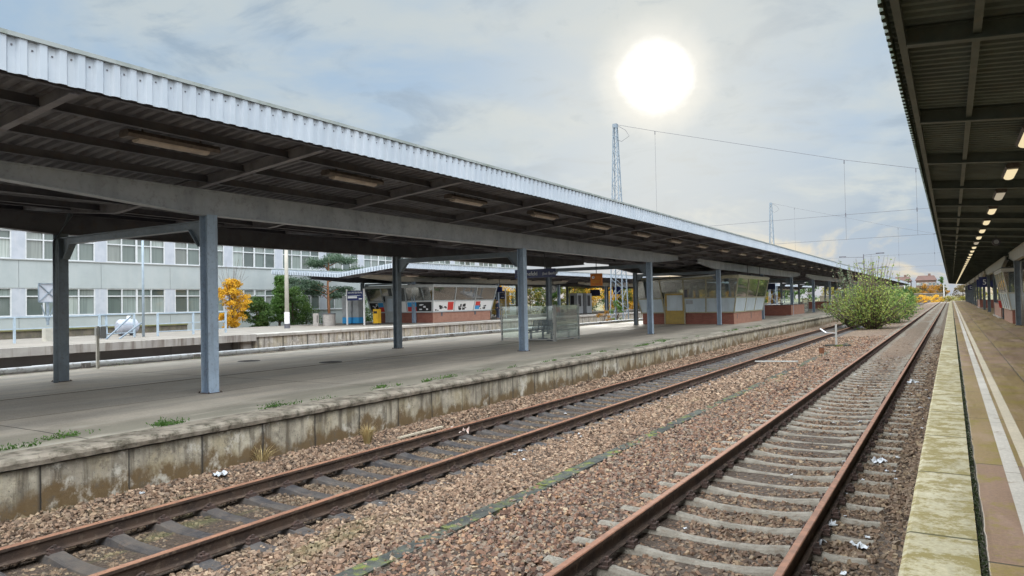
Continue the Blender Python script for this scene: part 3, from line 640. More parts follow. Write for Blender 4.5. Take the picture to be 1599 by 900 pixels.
# ------------------------------------------------------------------ canopies
def corrugate(pitch, a, b, depth):
    """trapezoid profile points along t with offset"""
    out = []; t = a
    while t < b:
        out += [(t, 0), (t + pitch * .36, 0), (t + pitch * .5, depth), (t + pitch * .86, depth)]; t += pitch
    return out
def canopy(label, prof, y0, y1, posts, girders, zpl, fas, mats, rafter_y, purlins, dirs=1, raf_h=.20, endfascia=False, capping=True):
    """prof: [(x, deck z)...] from the track edge inwards; posts: [(x, zt, ys)]; fas: (bottom, top) below/above the deck at each long edge"""
    root = empty('platform_canopy', (prof[0][0], y0, zpl), label, 'canopy', fixed=True)
    ox, oy, oz = root.location
    pxs = [p[0] for p in prof]; pzs = [p[1] for p in prof]
    order = np.argsort(pxs)
    def D(x): return float(np.interp(x, np.array(pxs)[order], np.array(pzs)[order]))
    def PT(x, y, z): return (x - ox, y - oy, z - oz)
    # corrugated deck, ribs running across the platform
    pts = corrugate(.20, y0, y1, .05); cols = pxs
    mb = MB(); V = []; n = len(cols)
    for (yy, d) in pts:
        for x in cols: V.append(PT(x, yy, D(x) + d))
    F = [(j * n + i, j * n + i + 1, (j + 1) * n + i + 1, (j + 1) * n + i) for j in range(len(pts) - 1) for i in range(n - 1)]
    nv = len(V); V2 = [(a, b, c + .07) for a, b, c in V]
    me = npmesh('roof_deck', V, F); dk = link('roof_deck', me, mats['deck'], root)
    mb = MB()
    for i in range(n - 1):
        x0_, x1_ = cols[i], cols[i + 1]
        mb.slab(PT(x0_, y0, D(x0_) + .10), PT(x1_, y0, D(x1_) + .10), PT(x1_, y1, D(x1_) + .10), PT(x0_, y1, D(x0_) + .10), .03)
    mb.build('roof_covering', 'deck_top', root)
    # fascias
    for x, sg, (zb, zt_) in fas:
        V = []; pp = corrugate(.215, y0, y1, .035)
        for (yy, d) in pp: V += [PT(x + sg * (.035 - d), yy, zb), PT(x + sg * (.035 - d), yy, zt_)]
        F = [(2 * j, 2 * j + 2, 2 * j + 3, 2 * j + 1) for j in range(len(pp) - 1)]
        f_ = link('fascia', npmesh('fascia', V, F), mats['fascia'], root)
        md = f_.modifiers.new('thickness', 'SOLIDIFY'); md.thickness = .006
        cp = MB(); cp.box(*(sorted((x - sg * .04 - ox, x + sg * .055 - ox))), 0, y1 - y0, zt_ - oz, zt_ - oz + .05)
        cp.build('capping', mats.get('cap', 'capping'), root)
        bt = MB(); yy = y0
        for k in range(int(min(y1 - y0, 60) / .215)):
            for rep in (0,):
                yc = y0 + k * .215 + .146; zc_ = zb + (zt_ - zb) * (.76 + .04 * math.sin(k * 2.4))
                bt.box(*sorted((x - ox, x + sg * .008 - ox)), yc - .009 - oy, yc + .009 - oy, zc_ - .009 - oz, zc_ + .009 - oz)
        tag(bt.build('fixing_screws', 'steel_dark', f_), kind='stuff')
        MB().bar(PT(x - sg * .1, y0, zb + .05), PT(x - sg * .1, y1, zb + .05), .07, .12).build('edge_beam', mats['purlin'], root)
    if endfascia:
        zb, zt_ = -.10, .22
        mb = MB()
        for i in range(n - 1):
            L = abs(cols[i + 1] - cols[i]); k = int(L / .25)
            for j in range(k):
                xa = cols[i] + (cols[i + 1] - cols[i]) * j / k; xb = cols[i] + (cols[i + 1] - cols[i]) * (j + 1) / k; xm = xa * .45 + xb * .55
                mb.slab(PT(xa, y0, D(xa) + zb), PT(xm, y0, D(xm) + zb), PT(xm, y0, D(xm) + zt_), PT(xa, y0, D(xa) + zt_), .02)
                mb.slab(PT(xm, y0 - .04, D(xm) + zb), PT(xb, y0 - .04, D(xb) + zb), PT(xb, y0 - .04, D(xb) + zt_), PT(xm, y0 - .04, D(xm) + zt_), .06)
        mb.build('end_fascia', mats['fascia'], root)
    # rafters: I-section, light lower flange
    xe0, xe1 = prof[0][0], prof[-1][0]; sg = 1 if xe1 > xe0 else -1
    xa = xe0 + sg * .14; xb = xe1 - sg * .14
    stops = [xa] + [p[0] for p in prof[1:-1]] + [xb]
    def rafmesh():
        mb = MB()
        for a, b in zip(stops[:-1], stops[1:]):
            for (w_, zc0, hh) in ((.012, raf_h / 2 + .005, raf_h - .02), (.115, raf_h - .008, .016), (.115, .012, .014)):
                mb.bar((a - ox, 0, D(a) - zc0 - oz), (b - ox, 0, D(b) - zc0 - oz), w_, hh)
        return mb
    r0 = None
    for yy in rafter_y:
        if r0 is None: r0 = rafmesh().build('rafter', mats['rafter'], root, (0, yy - oy, 0))
        else:
            c = r0.copy(); COL.objects.link(c); c.parent = root; c.location = (0, yy - oy, 0)
    for x in purlins:
        z = D(x); mb = MB()
        mb.bar(PT(x, y0, z - .075), PT(x, y1, z - .075), .012, .13); mb.bar(PT(x, y0, z - .135), PT(x, y1, z - .135), .075, .012)
        mb.build('purlin', mats['purlin'], root)
    # girders in tapering lengths
    for x, zb, zt_, segs, gm in girders:
        wd = .09
        for (a, b) in segs:
            tp = min(4.0, (b - a) / 3); dz = (zt_ - zb) * .55
            pr = [(a - oy, zb + dz - oz), (a + tp - oy, zb - oz), (b - tp - oy, zb - oz), (b - oy, zb + dz - oz), (b - oy, zt_ - oz), (a - oy, zt_ - oz)]
            mb = MB().prism(pr, 'x', x - ox - .012, x - ox + .012)
            # flanges follow the outline
            for (p, q) in ((pr[0], pr[1]), (pr[1], pr[2]), (pr[2], pr[3]), (pr[4], pr[5])):
                mb.bar((x - ox, p[0], p[1]), (x - ox, q[0], q[1]), .22, .022)
            mb.prism([(p[0], p[1] + (.012 if i < 4 else -.012)) for i, p in enumerate(pr)], 'x', x - ox + .05 * dirs, x - ox + .062 * dirs)
            mb.build('girder', gm, root)
    # posts
    for x, zt_, yl, pm_ in posts:
        h = zt_ - zpl; w2, d2, tf = .115, .12, .014
        mb = MB(); mb.box(d2 - tf, d2, -w2, w2, 0, h); mb.box(-d2, -d2 + tf, -w2, w2, 0, h); mb.box(-d2 + tf, d2 - tf, -.006, .006, 0, h)
        mb.box(-d2 - .02, d2 + .02, -w2 - .02, w2 + .02, 0, .015)
        p0 = None
        for yy in yl:
            if p0 is None:
                p0 = mb.build('post', pm_, root, (x - ox, yy - oy, 0)); ft = MB().box(-d2 - .045, d2 + .045, -w2 - .045, w2 + .045, 0, .012)
                for sx_ in (-1, 1):
                    for sy_ in (-1, 1): ft.tube([(sx_ * (d2 + .025), sy_ * (w2 + .02), .012), (sx_ * (d2 + .025), sy_ * (w2 + .02), .035)], .012, 6)
                ft0 = ft.build('foot_plate', 'clip', p0)
            else:
                c = p0.copy(); COL.objects.link(c); c.parent = root; c.location = (x - ox, yy - oy, 0)
                q = ft0.copy(); COL.objects.link(q); q.parent = c
    return root, D, PT
def crossbeams(root, xa, za, xb, zb, yl, d, m, hk=.35):
    ox, oy, oz = root.location; mb = MB()
    s = 1 if xb > xa else -1
    pr = [(xa, za), (xb, zb), (xb, zb - d - hk), (xb - s * .12, zb - d - hk), (xb - s * hk * 1.2, zb - d), (xa + s * hk * 1.2, za - d), (xa + s * .12, za - d - hk), (xa, za - d - hk)]
    pr = [(p[0] - ox, p[1] - oz) for p in pr]
    mb.prism(pr, 'y', -.011, .011)
    for a, b in ((0, 1), (3, 4), (4, 5), (5, 6)): mb.bar((pr[a][0], 0, pr[a][1]), (pr[b][0], 0, pr[b][1]), .16, .018)
    c0 = mb.build('crossbeam', m, root, (0, yl[0] - oy, 0))
    for yy in yl[1:]:
        c = c0.copy(); COL.objects.link(c); c.parent = root; c.location = (0, yy - oy, 0)
Y0 = 9.0; BAY = 12.2
py2 = [Y0 + BAY * k for k in range(-2, 17)]; py2 = [y for y in py2 if y < YEND]
raf2 = [Y0 - .25 + BAY / 3 * k for k in range(-6, 51) if Y0 + BAY / 3 * k < YEND]
seg2 = [(Y0 - 4.3 + 36.6 * k, Y0 + 28.6 + 36.6 * k) for k in range(-1, 6)]; seg2 = [(a, min(b, YEND)) for a, b in seg2 if a < YEND - 5]
can2, D2, _ = canopy('long platform canopy with pale ribbed fascia on blue grey posts, left of the tracks',
    [(-8.95, 4.62), (-12.55, 4.30), (-15.35, 4.05), (-18.15, 4.30), (-21.75, 4.62)], YSTART, YEND,
    [(-12.55, 3.61, py2, 'post'), (-18.15, 3.61, py2, 'post_dark')],
    [(-12.55, 3.61, 4.09, seg2, 'girder'), (-18.15, 3.61, 4.09, seg2, 'steel_dark')], P2Z,
    [(-8.95, 1, (4.45, 4.86)), (-21.75, -1, (4.45, 4.86))],
    dict(deck='deck', fascia='fascia', rafter='rafter', purlin='steel_dark'), raf2, [-9.95, -11.15, -12.2, -13.5, -14.7, -16, -17.2, -19.4, -20.6])
crossbeams(can2, -18.03, 3.50, -12.67, 3.50, py2, .15, 'post_dark')
B1 = 11.45
py1 = [47.1 + B1 * k for k in range(-5, 15)]; py1 = [y for y in py1 if y < YEND]
raf1 = [Y0 - .25 + 4.07 * k for k in range(-6, 51) if Y0 + 4.07 * k < YEND]
seg1 = [(20.8 + 34.35 * k, 51.7 + 34.35 * k) for k in range(-2, 6)]; seg1 = [(a, min(b, YEND)) for a, b in seg1 if a < YEND - 5]
can1, D1, _ = canopy('dark platform canopy with mossy fascia edge and lit lamps, overhead on the right',
    [(-.47, 4.62), (3.05, 4.32), (5.9, 4.06), (8.7, 4.32), (12.3, 4.62)], YSTART, YEND,
    [(3.05, 3.52, py1, 'post_dark'), (8.7, 3.52, py1, 'post_dark')],
    [(3.05, 3.50, 4.10, seg1, 'beige_steel'), (8.7, 3.50, 4.10, seg1, 'steel_dark')], 0,
    [(-.47, -1, (4.45, 4.87)), (12.3, 1, (4.45, 4.87))],
    dict(deck='deck_green', fascia='fascia_green', rafter='steel_green', purlin='steel_green', cap='fascia_green'), raf1, [.3, 4.4, 6.3, 10.1, 11.2], dirs=-1)
crossbeams(can1, 3.17, 3.46, 8.58, 3.46, py1, .15, 'steel_dark')
py3 = [43.9 + 12.2 * k for k in range(18) if 43.9 + 12.2 * k < YEND]
raf3 = [38.0 + 4.07 * k for k in range(54) if 38 + 4.07 * k < YEND]
can3, D3, _ = canopy('pale blue ribbed butterfly canopy over the far platform in front of the white building',
    [(-31.9, 4.38), (-37.2, 3.90), (-44.1, 4.40)], 37.1, YEND,
    [(-35.9, 3.55, py3, 'post'), (-40.9, 3.6, [y - .4 for y in py3], 'post_dark')],
    [(-35.9, 3.55, 3.97, [(38.0, 70), (73, 106), (109, 142), (145, 178), (181, YEND)], 'beige_steel'), (-40.9, 3.62, 4.0, [(38.0, YEND)], 'steel_dark')], P3Z,
    [(-31.9, 1, (4.28, 4.66)), (-44.1, -1, (4.28, 4.66))],
    dict(deck='deck', fascia='fascia', rafter='rafter', purlin='steel_dark'), raf3, [-33.0, -34.5, -38.5, -42.5], raf_h=.15, endfascia=True)
crossbeams(can3, -40.8, 3.50, -36.0, 3.50, [y - .2 for y in py3], .12, 'post_dark', .25)
def pipe(pts, r, m, parent, name='drain_pipe'):
    ox, oy, oz = parent.location; return MB().tube([(a - ox, b - oy, c - oz) for a, b, c in pts], r, 10).build(name, m, parent, smooth=True)
pipe([(-17.96, 8.78, P2Z), (-17.96, 8.78, 3.4), (-17.3, 8.8, 4.0)], .055, 'post_dark', can2)
pipe([(3.22, 46.8, 0), (3.22, 46.8, 3.4), (4.4, 46.9, 3.9)], .06, 'gal', can1)
pipe([(-12.7, 45.4, 3.25), (-17.9, 45.4, 3.05), (-17.95, 45.4, P2Z)], .05, 'gal', can2)

# ------------------------------------------------------------------ canopy lamps
def lamp(loc, lens, label, group):
    root = empty('canopy_lamp', loc, label, 'lamp', group, fixed=True)
    mb = MB(); pr = [(-.10, 0), (-.13, .05), (-.09, .11), (.09, .11), (.13, .05), (.10, 0)]
    mb.prism(pr, 'y', -.78, .78); mb.box(-.012, .012, -.5, -.48, .11, .19); mb.box(-.012, .012, .48, .5, .11, .19)
    mb.build('housing', 'fix_house', root)
    lb = MB(); n = 8; prof = [(.095 * math.cos(math.pi * k / n), -.055 * math.sin(math.pi * k / n)) for k in range(n + 1)]
    lb.prism([(.095, .004)] + prof[1:-1] + [(-.095, .004)], 'y', -.60, .60); lb.build('lens', lens, root, smooth=False)
    return root
ords = ['first', 'second', 'third', 'fourth', 'fifth', 'sixth', 'seventh', 'eighth', 'ninth', 'tenth', 'eleventh', 'twelfth', 'thirteenth', 'fourteenth']
lx, lz = -10.35, D2(-10.35) - .18
protoL = None; i = 0
for k in range(-2, 50):
    y = 6.8 + 4.0 * k + (4.0 if False else 0)
    if y > YEND - 1: break
    vis = k >= 0
    lab = ('%s unlit fluorescent lamp from the camera under the left canopy' % ords[i]) if (vis and i < 14) else ('small unlit lamp far along the left canopy row' if vis else 'unlit fluorescent lamp under the near end of the left canopy')
    if protoL is None: protoL = lamp((lx, y, lz), 'fix_lens', lab, 'unlit lamps under the left canopy')
    else: dup(protoL, (lx, y, lz), lab)
    if vis: i += 1
lx, lz = 1.15, D1(1.15) - .19
protos = {}; i = 0; DIM = {5, 12}
for k in range(1, 50):
    y = 14.5 + 4.05 * (k - 1)
    if y > YEND - 1: break
    st = 'dim' if k - 1 in (2, 7) else 'lit'
    n = k - 1
    if st == 'dim': lab = 'dead unlit lamp %s in the row of glowing lamps on the right' % ('third' if n == 2 else 'eighth')
    else: lab = ('%s lamp from the camera, glowing warm under the right canopy' % ords[n]) if n < 14 else 'tiny glowing lamp far along the right canopy row'
    if st not in protos: protos[st] = lamp((lx, y, lz), 'lamp_warm' if st == 'lit' else 'unlit_lens_glow', lab, 'lamps under the right canopy')
    else: dup(protos[st], (lx, y, lz), lab)
# lamps under the far canopy
pl3 = None
for k in range(16):
    y = 41 + 8.14 * k; lab = 'small unlit lamp under the far pale blue canopy'
    if pl3 is None: pl3 = lamp((-33.7, y, D3(-33.7) - .35), 'fix_lens', lab, 'lamps under the far canopy')
    else: dup(pl3, (-33.7, y, D3(-33.7) - .35), lab)

# ------------------------------------------------------------------ kiosks
def kiosk(loc, hx, hy, b, mid, t, e, nx_, ny_, cat_label, fm, lower, glassm, brickS, brickE, door=None, roof_over=.06, split=None, posters=None):
    root = empty('platform_kiosk', loc, cat_label, 'kiosk', fixed=True)
    o = .05
    def pt(face, s, h):
        k = max(0, (h - b) / (t - b)); X = hx + o + e * k; Y = hy + o + e * k
        return {'S': (s * X, -Y, h), 'N': (-s * X, Y, h), 'E': (X, s * Y, h), 'W': (-X, -s * Y, h)}[face]
    MB().box(-hx, hx, -hy + .02, hy, 0, b).build('brick_base', brickS, root)
    MB().box(hx + .001, hx + .02, -hy + .02, hy, 0, b - .002).build('brick_lit_face', brickE, root)  # thin skin in the brighter brick, painted light on this side
    fr = MB(); dspan = {}
    for face, n in (('S', nx_), ('E', ny_), ('N', nx_), ('W', ny_)):
        ss = [-1 + 2 * i / n for i in range(n + 1)]
        if face in ('S',) and door: ss = split
        for i, s_ in enumerate(ss):
            fr.bar(pt(face, s_, b), pt(face, s_, t), .075, .075, up=(0, 1, 0) if face in 'SN' else (1, 0, 0))
        dr = door if (face == 'S' and door) else None
        segs = [(-1, 1)] if not dr else [(-1, dr[0]), (dr[1], 1)]
        for (a, c) in segs:
            for h in (b + .03, mid): fr.bar(pt(face, a, h), pt(face, c, h), .07, .07)
        fr.bar(pt(face, -1, t - .04), pt(face, 1, t - .04), .08, .12)
        for i in range(len(ss) - 1):
            a, c = ss[i], ss[i + 1]; inn = .012
            isd = dr and abs(a - dr[0]) < .01
            if not isd:
                lo_ = MB().slab(pt(face, a, b + .04), pt(face, c, b + .04), pt(face, c, mid), pt(face, a, mid), .02)
                m_ = lower
                lo_.build('lower_panel', m_, root)
                if posters and (face, i) in posters: posters[(face, i)](root, lambda s_, h, f=face: pt(f, s_, h), a, c, b + .08, mid - .06)
                if split is None and face in 'SEN' and posters:
                    MB().slab(pt(face, a, mid + .04), pt(face, c, mid + .04), pt(face, c, mid + .48), pt(face, a, mid + .48), .012).build('frosted_band', 'frost_green', root)
            h0 = mid + .02 if not isd else 2.16
            MB().slab(pt(face, a, h0), pt(face, c, h0), pt(face, c, t - .1), pt(face, a, t - .1), .006).build('window_pane', glassm, root)
        # the brick skin with painted light is built above
    fr.build('window_frame', fm, root)
    k = e + o + roof_over
    MB().box(-hx - k, hx + k, -hy - k, hy + k, t + .001, t + .09).build('roof', fm, root)
    MB().box(-hx - k + .05, hx + k - .05, -hy - k + .05, hy + k - .05, t + .092, t + .14).build('roof_covering', 'roof_felt', root)
    if door:
        a, c = pt('S', door[0], b)[0], pt('S', door[1], b)[0]; y = -hy - .03
        jm = MB(); jm.box(a, a + .07, y - .10, y + .02, 0, 2.14); jm.box(c - .07, c, y - .10, y + .02, 0, 2.14); jm.box(a + .07, c - .07, y - .10, y + .02, 2.07, 2.14)
        jm.build('door_frame', fm, root)
        d = MB(); x0_, x1_ = a + .072, c - .072
        d.box(x0_, x1_, y - .06, y - .02, .03, .92); d.box(x0_, x0_ + .12, y - .06, y - .02, .92, 2.06); d.box(x1_ - .10, x1_, y - .06, y - .02, .92, 2.06); d.box(x0_ + .12, x1_ - .10, y - .06, y - .02, 1.95, 2.06)
        dd = d.build('door', 'door_yellow' if fm == 'frame_yellow' else 'frame_grey', root)
        MB().box(x0_ + .12, x1_ - .10, y - .045, y - .035, .92, 1.95).build('door_pane', 'frosted', dd)
        MB().bar((x0_ + .06, y - .10, 1.0), (x0_ + .06, y - .10, 1.22), .03).bar((x0_ + .06, y - .06, 1.1), (x0_ + .06, y - .10, 1.1), .03).build('handle', 'gal', dd)
    return root
k2 = kiosk((-15.1, 50.95, P2Z), 3.09, 4.0, .75, 1.73, 3.06, .42, 4, 3, 'kiosk with yellowish window frames and ochre door, on a brick base on the left platform',
      'frame_yellow', 'frosted', 'glass_kiosk', 'brick', 'brick_lit', door=(-.48, -.02), split=[-1, -.48, -.02, .42, 1])
mb = MB(); mb.box(3.113, 3.12, -3.2, -3.1, .35, .62); mb.box(3.113, 3.12, .6, .72, .25, .68); mb.build('wall_vent', 'steel_dark', k2)
MB().box(.05, .5, -4.24, -4.21, 1.35, 1.6).build('notice_plate', 'machine', k2)
MB().box(-.02, .2, -4.34, -4.28, 1.78, 2.3).build('notice_box', 'steel_dark', k2)
# posters on the far kiosk: abstract dark and light print with coloured squares
def poster(kind):
    def f(root, P, a, c, h0, h1):
        def q(s0, s1, t0, t1, m, off=0.012, nm='poster_patch', par=None):
            A = [Vector(P(a + (c - a) * s, h0 + (h1 - h0) * t)) for s, t in ((s0, t0), (s1, t0), (s1, t1), (s0, t1))]
            n = (A[1] - A[0]).cross(A[3] - A[0]).normalized() * off
            return MB().slab(*[v + n for v in A], .004).build(nm, m, par)
        base = q(.04, .96, .02, .98, 'white', nm='poster', par=root); base['label'] = 'black and white poster with red and blue squares'
        r2 = random.Random(hash(kind) if isinstance(kind, int) else 3)
        if kind in (0, 1):
            q(.04, .60 if kind == 0 else .96, .02, .98, 'black', .016, par=base)
            u0, u1 = (.62, .96) if kind == 0 else (.04, .38)
            q(u0, u1, .5, .98, 'blue', .020, par=base); q(u0, u1, .02, .5, 'red', .020, par=base)
            for _ in range(5):
                s = r2.uniform(.1, .5) if kind == 0 else r2.uniform(.45, .85); t_ = r2.uniform(.15, .7); q(s, s + r2.uniform(.03, .12), t_, t_ + r2.uniform(.08, .2), 'letter', .024, par=base)
        else:
            for _ in range(9):
                s = r2.uniform(.08, .6); t_ = r2.uniform(.05, .45); q(s, s + r2.uniform(.02, .14), t_, t_ + r2.uniform(.05, .35), 'black', .016, par=base)
            if kind == 2: q(.68, .95, .1, .95, 'red', .020, par=base)
            if kind == 4: q(.06, .3, .5, .95, 'red', .020, par=base); q(.06, .3, .1, .5, 'blue', .022, par=base)
    return f
k3 = kiosk((-37.3, 44.1 + 4.05, P3Z), 3.07, 4.05, .80, 1.70, 2.86, .42, 3, 3, 'grey framed kiosk with black and white posters on brick base, on the far platform',
      'frame_grey', 'white', 'glass_kiosk', 'brick', 'brick_lit', door=(-.52, -.18), split=[-1, -.52, -.18, .2, 1],
      posters={('S', 0): poster(0), ('S', 3): poster(1), ('E', 0): poster(2), ('E', 1): poster(3), ('E', 2): poster(4)})
mb = MB(); mb.box(3.092, 3.1, -3.0, -2.8, .5, .78); mb.box(3.092, 3.1, 1.6, 1.85, .5, .78); mb.build('wall_vent', 'steel_dark', k3)
# right platform kiosk: the flared face looks to the tracks
k1 = kiosk((5.85, 53.3, 0), 2.9, 3.7, .78, 1.75, 3.05, .40, 4, 4, 'pale framed kiosk flaring over a brick base under the right canopy',
      'beige_steel', 'frosted', 'glass_kiosk', 'brick', 'brick_lit')
MB().box(-2.92, -2.901, -3.68, 3.7, 0, .778).build('brick_lit_face', 'brick_lit', k1)  # track side lightened by colour to look lit

# ------------------------------------------------------------------ brick parapets round the stairs
def parapet(loc, lx_, ly_, h, label):
    root = empty('stair_parapet', loc, label, 'parapet', fixed=True)
    m = MB(); m.box(0, .3, 0, ly_, 0, h); m.box(-lx_, 0, 0, .3, 0, h); m.box(-lx_ - .3, -lx_, 0, ly_, 0, h); m.build('brick_wall', 'brick', root)
    MB().box(.302, .315, -.015, ly_, 0, h - .003).build('brick_lit_face', 'brick_lit', root)  # track side in the brighter brick, daylight painted in
    mm = MB(); mm.box(-.03, .33, -.03, ly_ + .03, h + .001, h + .045); mm.box(-lx_ - .33, -.032, -.03, .33, h + .001, h + .045); mm.box(-lx_ - .33, -lx_ + .03, .332, ly_ + .03, h + .001, h + .045)
    mm.build('wall_cap', 'steel_dark', root)
    MB().box(-.1, .42, -.1, ly_ + .1, 0, .05).build('plinth', 'coping_far', root)
    return root
parapet((-12.75, 68.9, P2Z), 5.0, 6.8, .95, 'red brick stair parapet behind the ochre door kiosk on the left platform')
parapet((-12.75, 107, P2Z), 5.0, 6.8, .95, 'distant red brick parapet beside the bush on the left platform')
for y, lab in ((60.6, 'red brick stair parapet just beyond the kiosk on the right platform'), (104, 'farther red brick parapet on the right platform')):
    root = empty('stair_parapet', (2.95, y, 0), lab, 'parapet', fixed=True)
    m = MB(); m.box(.02, .3, .02, 9, 0, 1.0); m.box(.3, 4.6, 0, .3, 0, 1.0); m.build('brick_wall', 'brick', root)
    MB().box(0, .018, 0, 9, 0, .998).build('brick_lit_face', 'brick_lit', root)  # lit look of the track side comes from the brighter brick colour
    MB().box(-.03, .33, -.03, 9.03, 1.001, 1.04).build('wall_cap', 'steel_dark', root)
    MB().box(-.15, .4, -.15, 9.1, 0, .05).build('plinth', 'coping_far', root)

# ------------------------------------------------------------------ glass wind screens with seats
def glass_pane(root, x0, y0, x1, y1, h, n=1):
    d = Vector((x1 - x0, y1 - y0, 0)); L = d.length; u = d / L; nn = Vector((-u.y, u.x, 0))
    for i in range(n):
        a = Vector((x0, y0, 0)) + u * (L * i / n + .05); b = Vector((x0, y0, 0)) + u * (L * (i + 1) / n - .05)
        g_ = MB().slab((a.x, a.y, .14), (b.x, b.y, .14), (b.x, b.y, h), (a.x, a.y, h), .012).build('glass_pane', 'glass_green', root)
        MB().bar((a.x, a.y, .09), (b.x, b.y, .09), .05, .05).build('bottom_rail', 'gal', root)
        f = MB()
        for (p, s) in ((a, -1), (b, 1)):
            for z in (.3, h * .5, h - .14): f.bar(p - u * .03 * 0 + nn * .02 + Vector((0, 0, z)), p - u * s * -.04 + nn * .02 + Vector((0, 0, z)), .03, .04)
        f.build('clamp', 'steel_dark', g_)
    for i in range(n + 1):
        p = Vector((x0, y0, 0)) + u * L * i / n
        m = MB().box(p.x - .03, p.x + .03, p.y - .03, p.y + .03, 0, h + .03); m.box(p.x - .09, p.x + .09, p.y - .05, p.y + .05, 0, .015); m.build('post', 'gal', root)
sx, sy = -14.22, 26.55
root = empty('wind_screen', (sx, sy, P2Z), 'greenish glass wind screen on steel posts behind the second front canopy post', 'wind screen', fixed=True)
glass_pane(root, 0, 0, -2.65, .1, 1.50, 1); glass_pane(root, 0.02, .07, .02, 2.3, 1.52, 1)
def seats(loc, rz, label, n=4):
    root = empty('seat_row', loc, label, 'bench', rz=rz, fixed=True)       # seats face +x locally, row along y
    MB().box(-.05, .05, 0, .56 * n, .30, .36).build('beam', 'seat_blue', root)
    lg = MB()
    for y in (.3, .56 * n - .3): lg.box(-.035, .035, y - .035, y + .035, 0, .30); lg.box(-.22, .22, y - .05, y + .05, 0, .03)
    lg.build('leg', 'seat_blue', root)
    for i in range(n):
        y0 = .56 * i + .03; y1 = y0 + .50; m = MB()
        rim = [(.26, y0, .43), (.26, y1, .43), (-.20, y1, .42), (-.32, y1, .86), (-.32, y0, .86), (-.20, y0, .42), (.26, y0, .43)]
        m.tube(rim, .022, 6)
        for k in range(1, 8): 
            yy = y0 + (y1 - y0) * k / 8; m.tube([(.26, yy, .43), (-.19, yy, .415), (-.32, yy, .86)], .012, 4)
        for k in range(1, 5): m.tube([(.26 - .1 * k, y0, .428), (.26 - .1 * k, y1, .428)], .007, 4)
        for k in range(1, 4): m.tube([(-.2 - .03 * k, y0, .42 + .11 * k), (-.2 - .03 * k, y1, .42 + .11 * k)], .007, 4)
        m.box(-.06, .06, y0 + .2, y0 + .3, .36, .42)
        s_ = m.build('seat', 'seat_blue', root)
        if i in (0, n - 1):
            ya = y0 - .02 if i == 0 else y1 + .02
            MB().tube([(.2, ya, .44), (.22, ya, .62), (.0, ya, .66), (-.24, ya, .64)], .016, 6).build('armrest', 'seat_blue', s_)
    return root
bA = seats((-14.75, 27.0, P2Z), 0, 'row of dark blue wire seats facing the tracks inside the glass wind screen')
seats((-15.9, 28.9, P2Z), math.pi, 'dark blue wire seats facing away from the tracks behind the wind screen glass', 3)
root = empty('wind_screen', (-13.2, 79.5, P2Z), 'distant glass wind screen beyond the brick stair parapet', 'wind screen', fixed=True)
glass_pane(root, 0, 0, -2.2, 0, 1.5, 1); glass_pane(root, 0.02, .05, .02, 3.2, 1.5, 1)
seats((-13.8, 80.2, P2Z), 0, 'distant blue wire seats inside the wind screen near the bush', 4)

# ------------------------------------------------------------------ signs
def hang_sign(loc, w_, h_, m, label, rods=(-.35, .35), zup=2.9, th=.12, name='hanging_sign', fixed=True):
    """loc: centre of the board, facing -y"""
    root = empty(name, loc, label, 'sign', fixed=fixed)
    MB().box(-w_ / 2, w_ / 2, -th / 2, th / 2, -h_ / 2, h_ / 2).build('board', m, root)
    for x in rods: MB().tube([(x * w_, 0, h_ / 2), (x * w_, 0, zup - loc[2])], .02, 8).build('hanger', 'steel_dark', root)
    return root
s1 = hang_sign((-16.45, 28.95, 3.09), 2.1, .40, 'sign_blue', 'dark blue hanging sign reading Schönefeld (bei Berlin) behind the second front post', (.25, -.4), 3.95)
text('Schönefeld', .25, 'letter', s1, (-.92, -.066, -.09), align='LEFT', bold=.002)
text('(bei Berlin)', .18, 'letter', s1, (.42, -.066, -.08), align='LEFT')
s2 = hang_sign((-15.2, 33.0, 2.83), .62, .62, 'orange', 'square orange hanging sign with small pale symbol under the left canopy', (0,), 4.0, name='hanging_sign')
cc = MB(); cc.tube([(-.14, -.075, .12), (-.14, -.066, .12)], .075, 16); cc.build('symbol', 'letter', s2)
MB().box(-.16, -.12, -.080, -.076, .08, .15).build('symbol', 'orange', s2)
mb = MB(); mb.box(-.2, .22, -.067, -.061, -.07, -.05); mb.box(-.2, .18, -.067, -.061, -.14, -.12); mb.build('text_lines', 'yellow', s2)
s3 = hang_sign((-15.2, 67.0, 2.75), 3.6, .55, 'sign_navy', 'long dark blue hanging sign over the brick stair parapet on the left platform', (-.35, .35), 3.9)
# number and section signs on the right platform
def numsign(loc, s, body, label, w_=1.0, h_=.95, up=4.2):
    root = hang_sign(loc, w_, h_, 'sign_blue', label, (-.3, .3), up, .14)
    text(body, s, 'letter', root, (-.22 if body == '5' else 0, -.077, -s * .35), bold=.004)
numsign((3.05, 84.5, 2.88), .72, '5', 'dark blue hanging sign with white number 5 under the right canopy', 1.35, 1.0)
numsign((3.0, 98, 2.95), .62, 'C', 'dark blue hanging sign with white letter C under the right canopy', .95, .85)
numsign((3.0, 148, 2.85), .62, 'D', 'small distant hanging sign with white letter D under the right canopy', .95, .85)
# loudspeakers
def speaker(loc, label, top, r=.16):
    root = empty('loudspeaker', loc, label, 'loudspeaker', fixed=True)
    MB().tube([(0, -.16, 0), (0, .0, 0)], r, 16).tube([(0, 0, 0), (0, .14, 0)], r * .7, 12).build('horn', 'steel_dark', root)
    MB().tube([(0, 0, r * .6), (0, 0, top - loc[2])], .02, 6).build('hanger', 'steel_dark', root)
    MB().tube([(0, -.165, 0), (0, -.161, 0)], r * .6, 16).build('grille', 'machine', root)
speaker((1.75, 38.0, 4.0), 'round black loudspeaker under the right canopy beside the glowing lamps', 4.35)
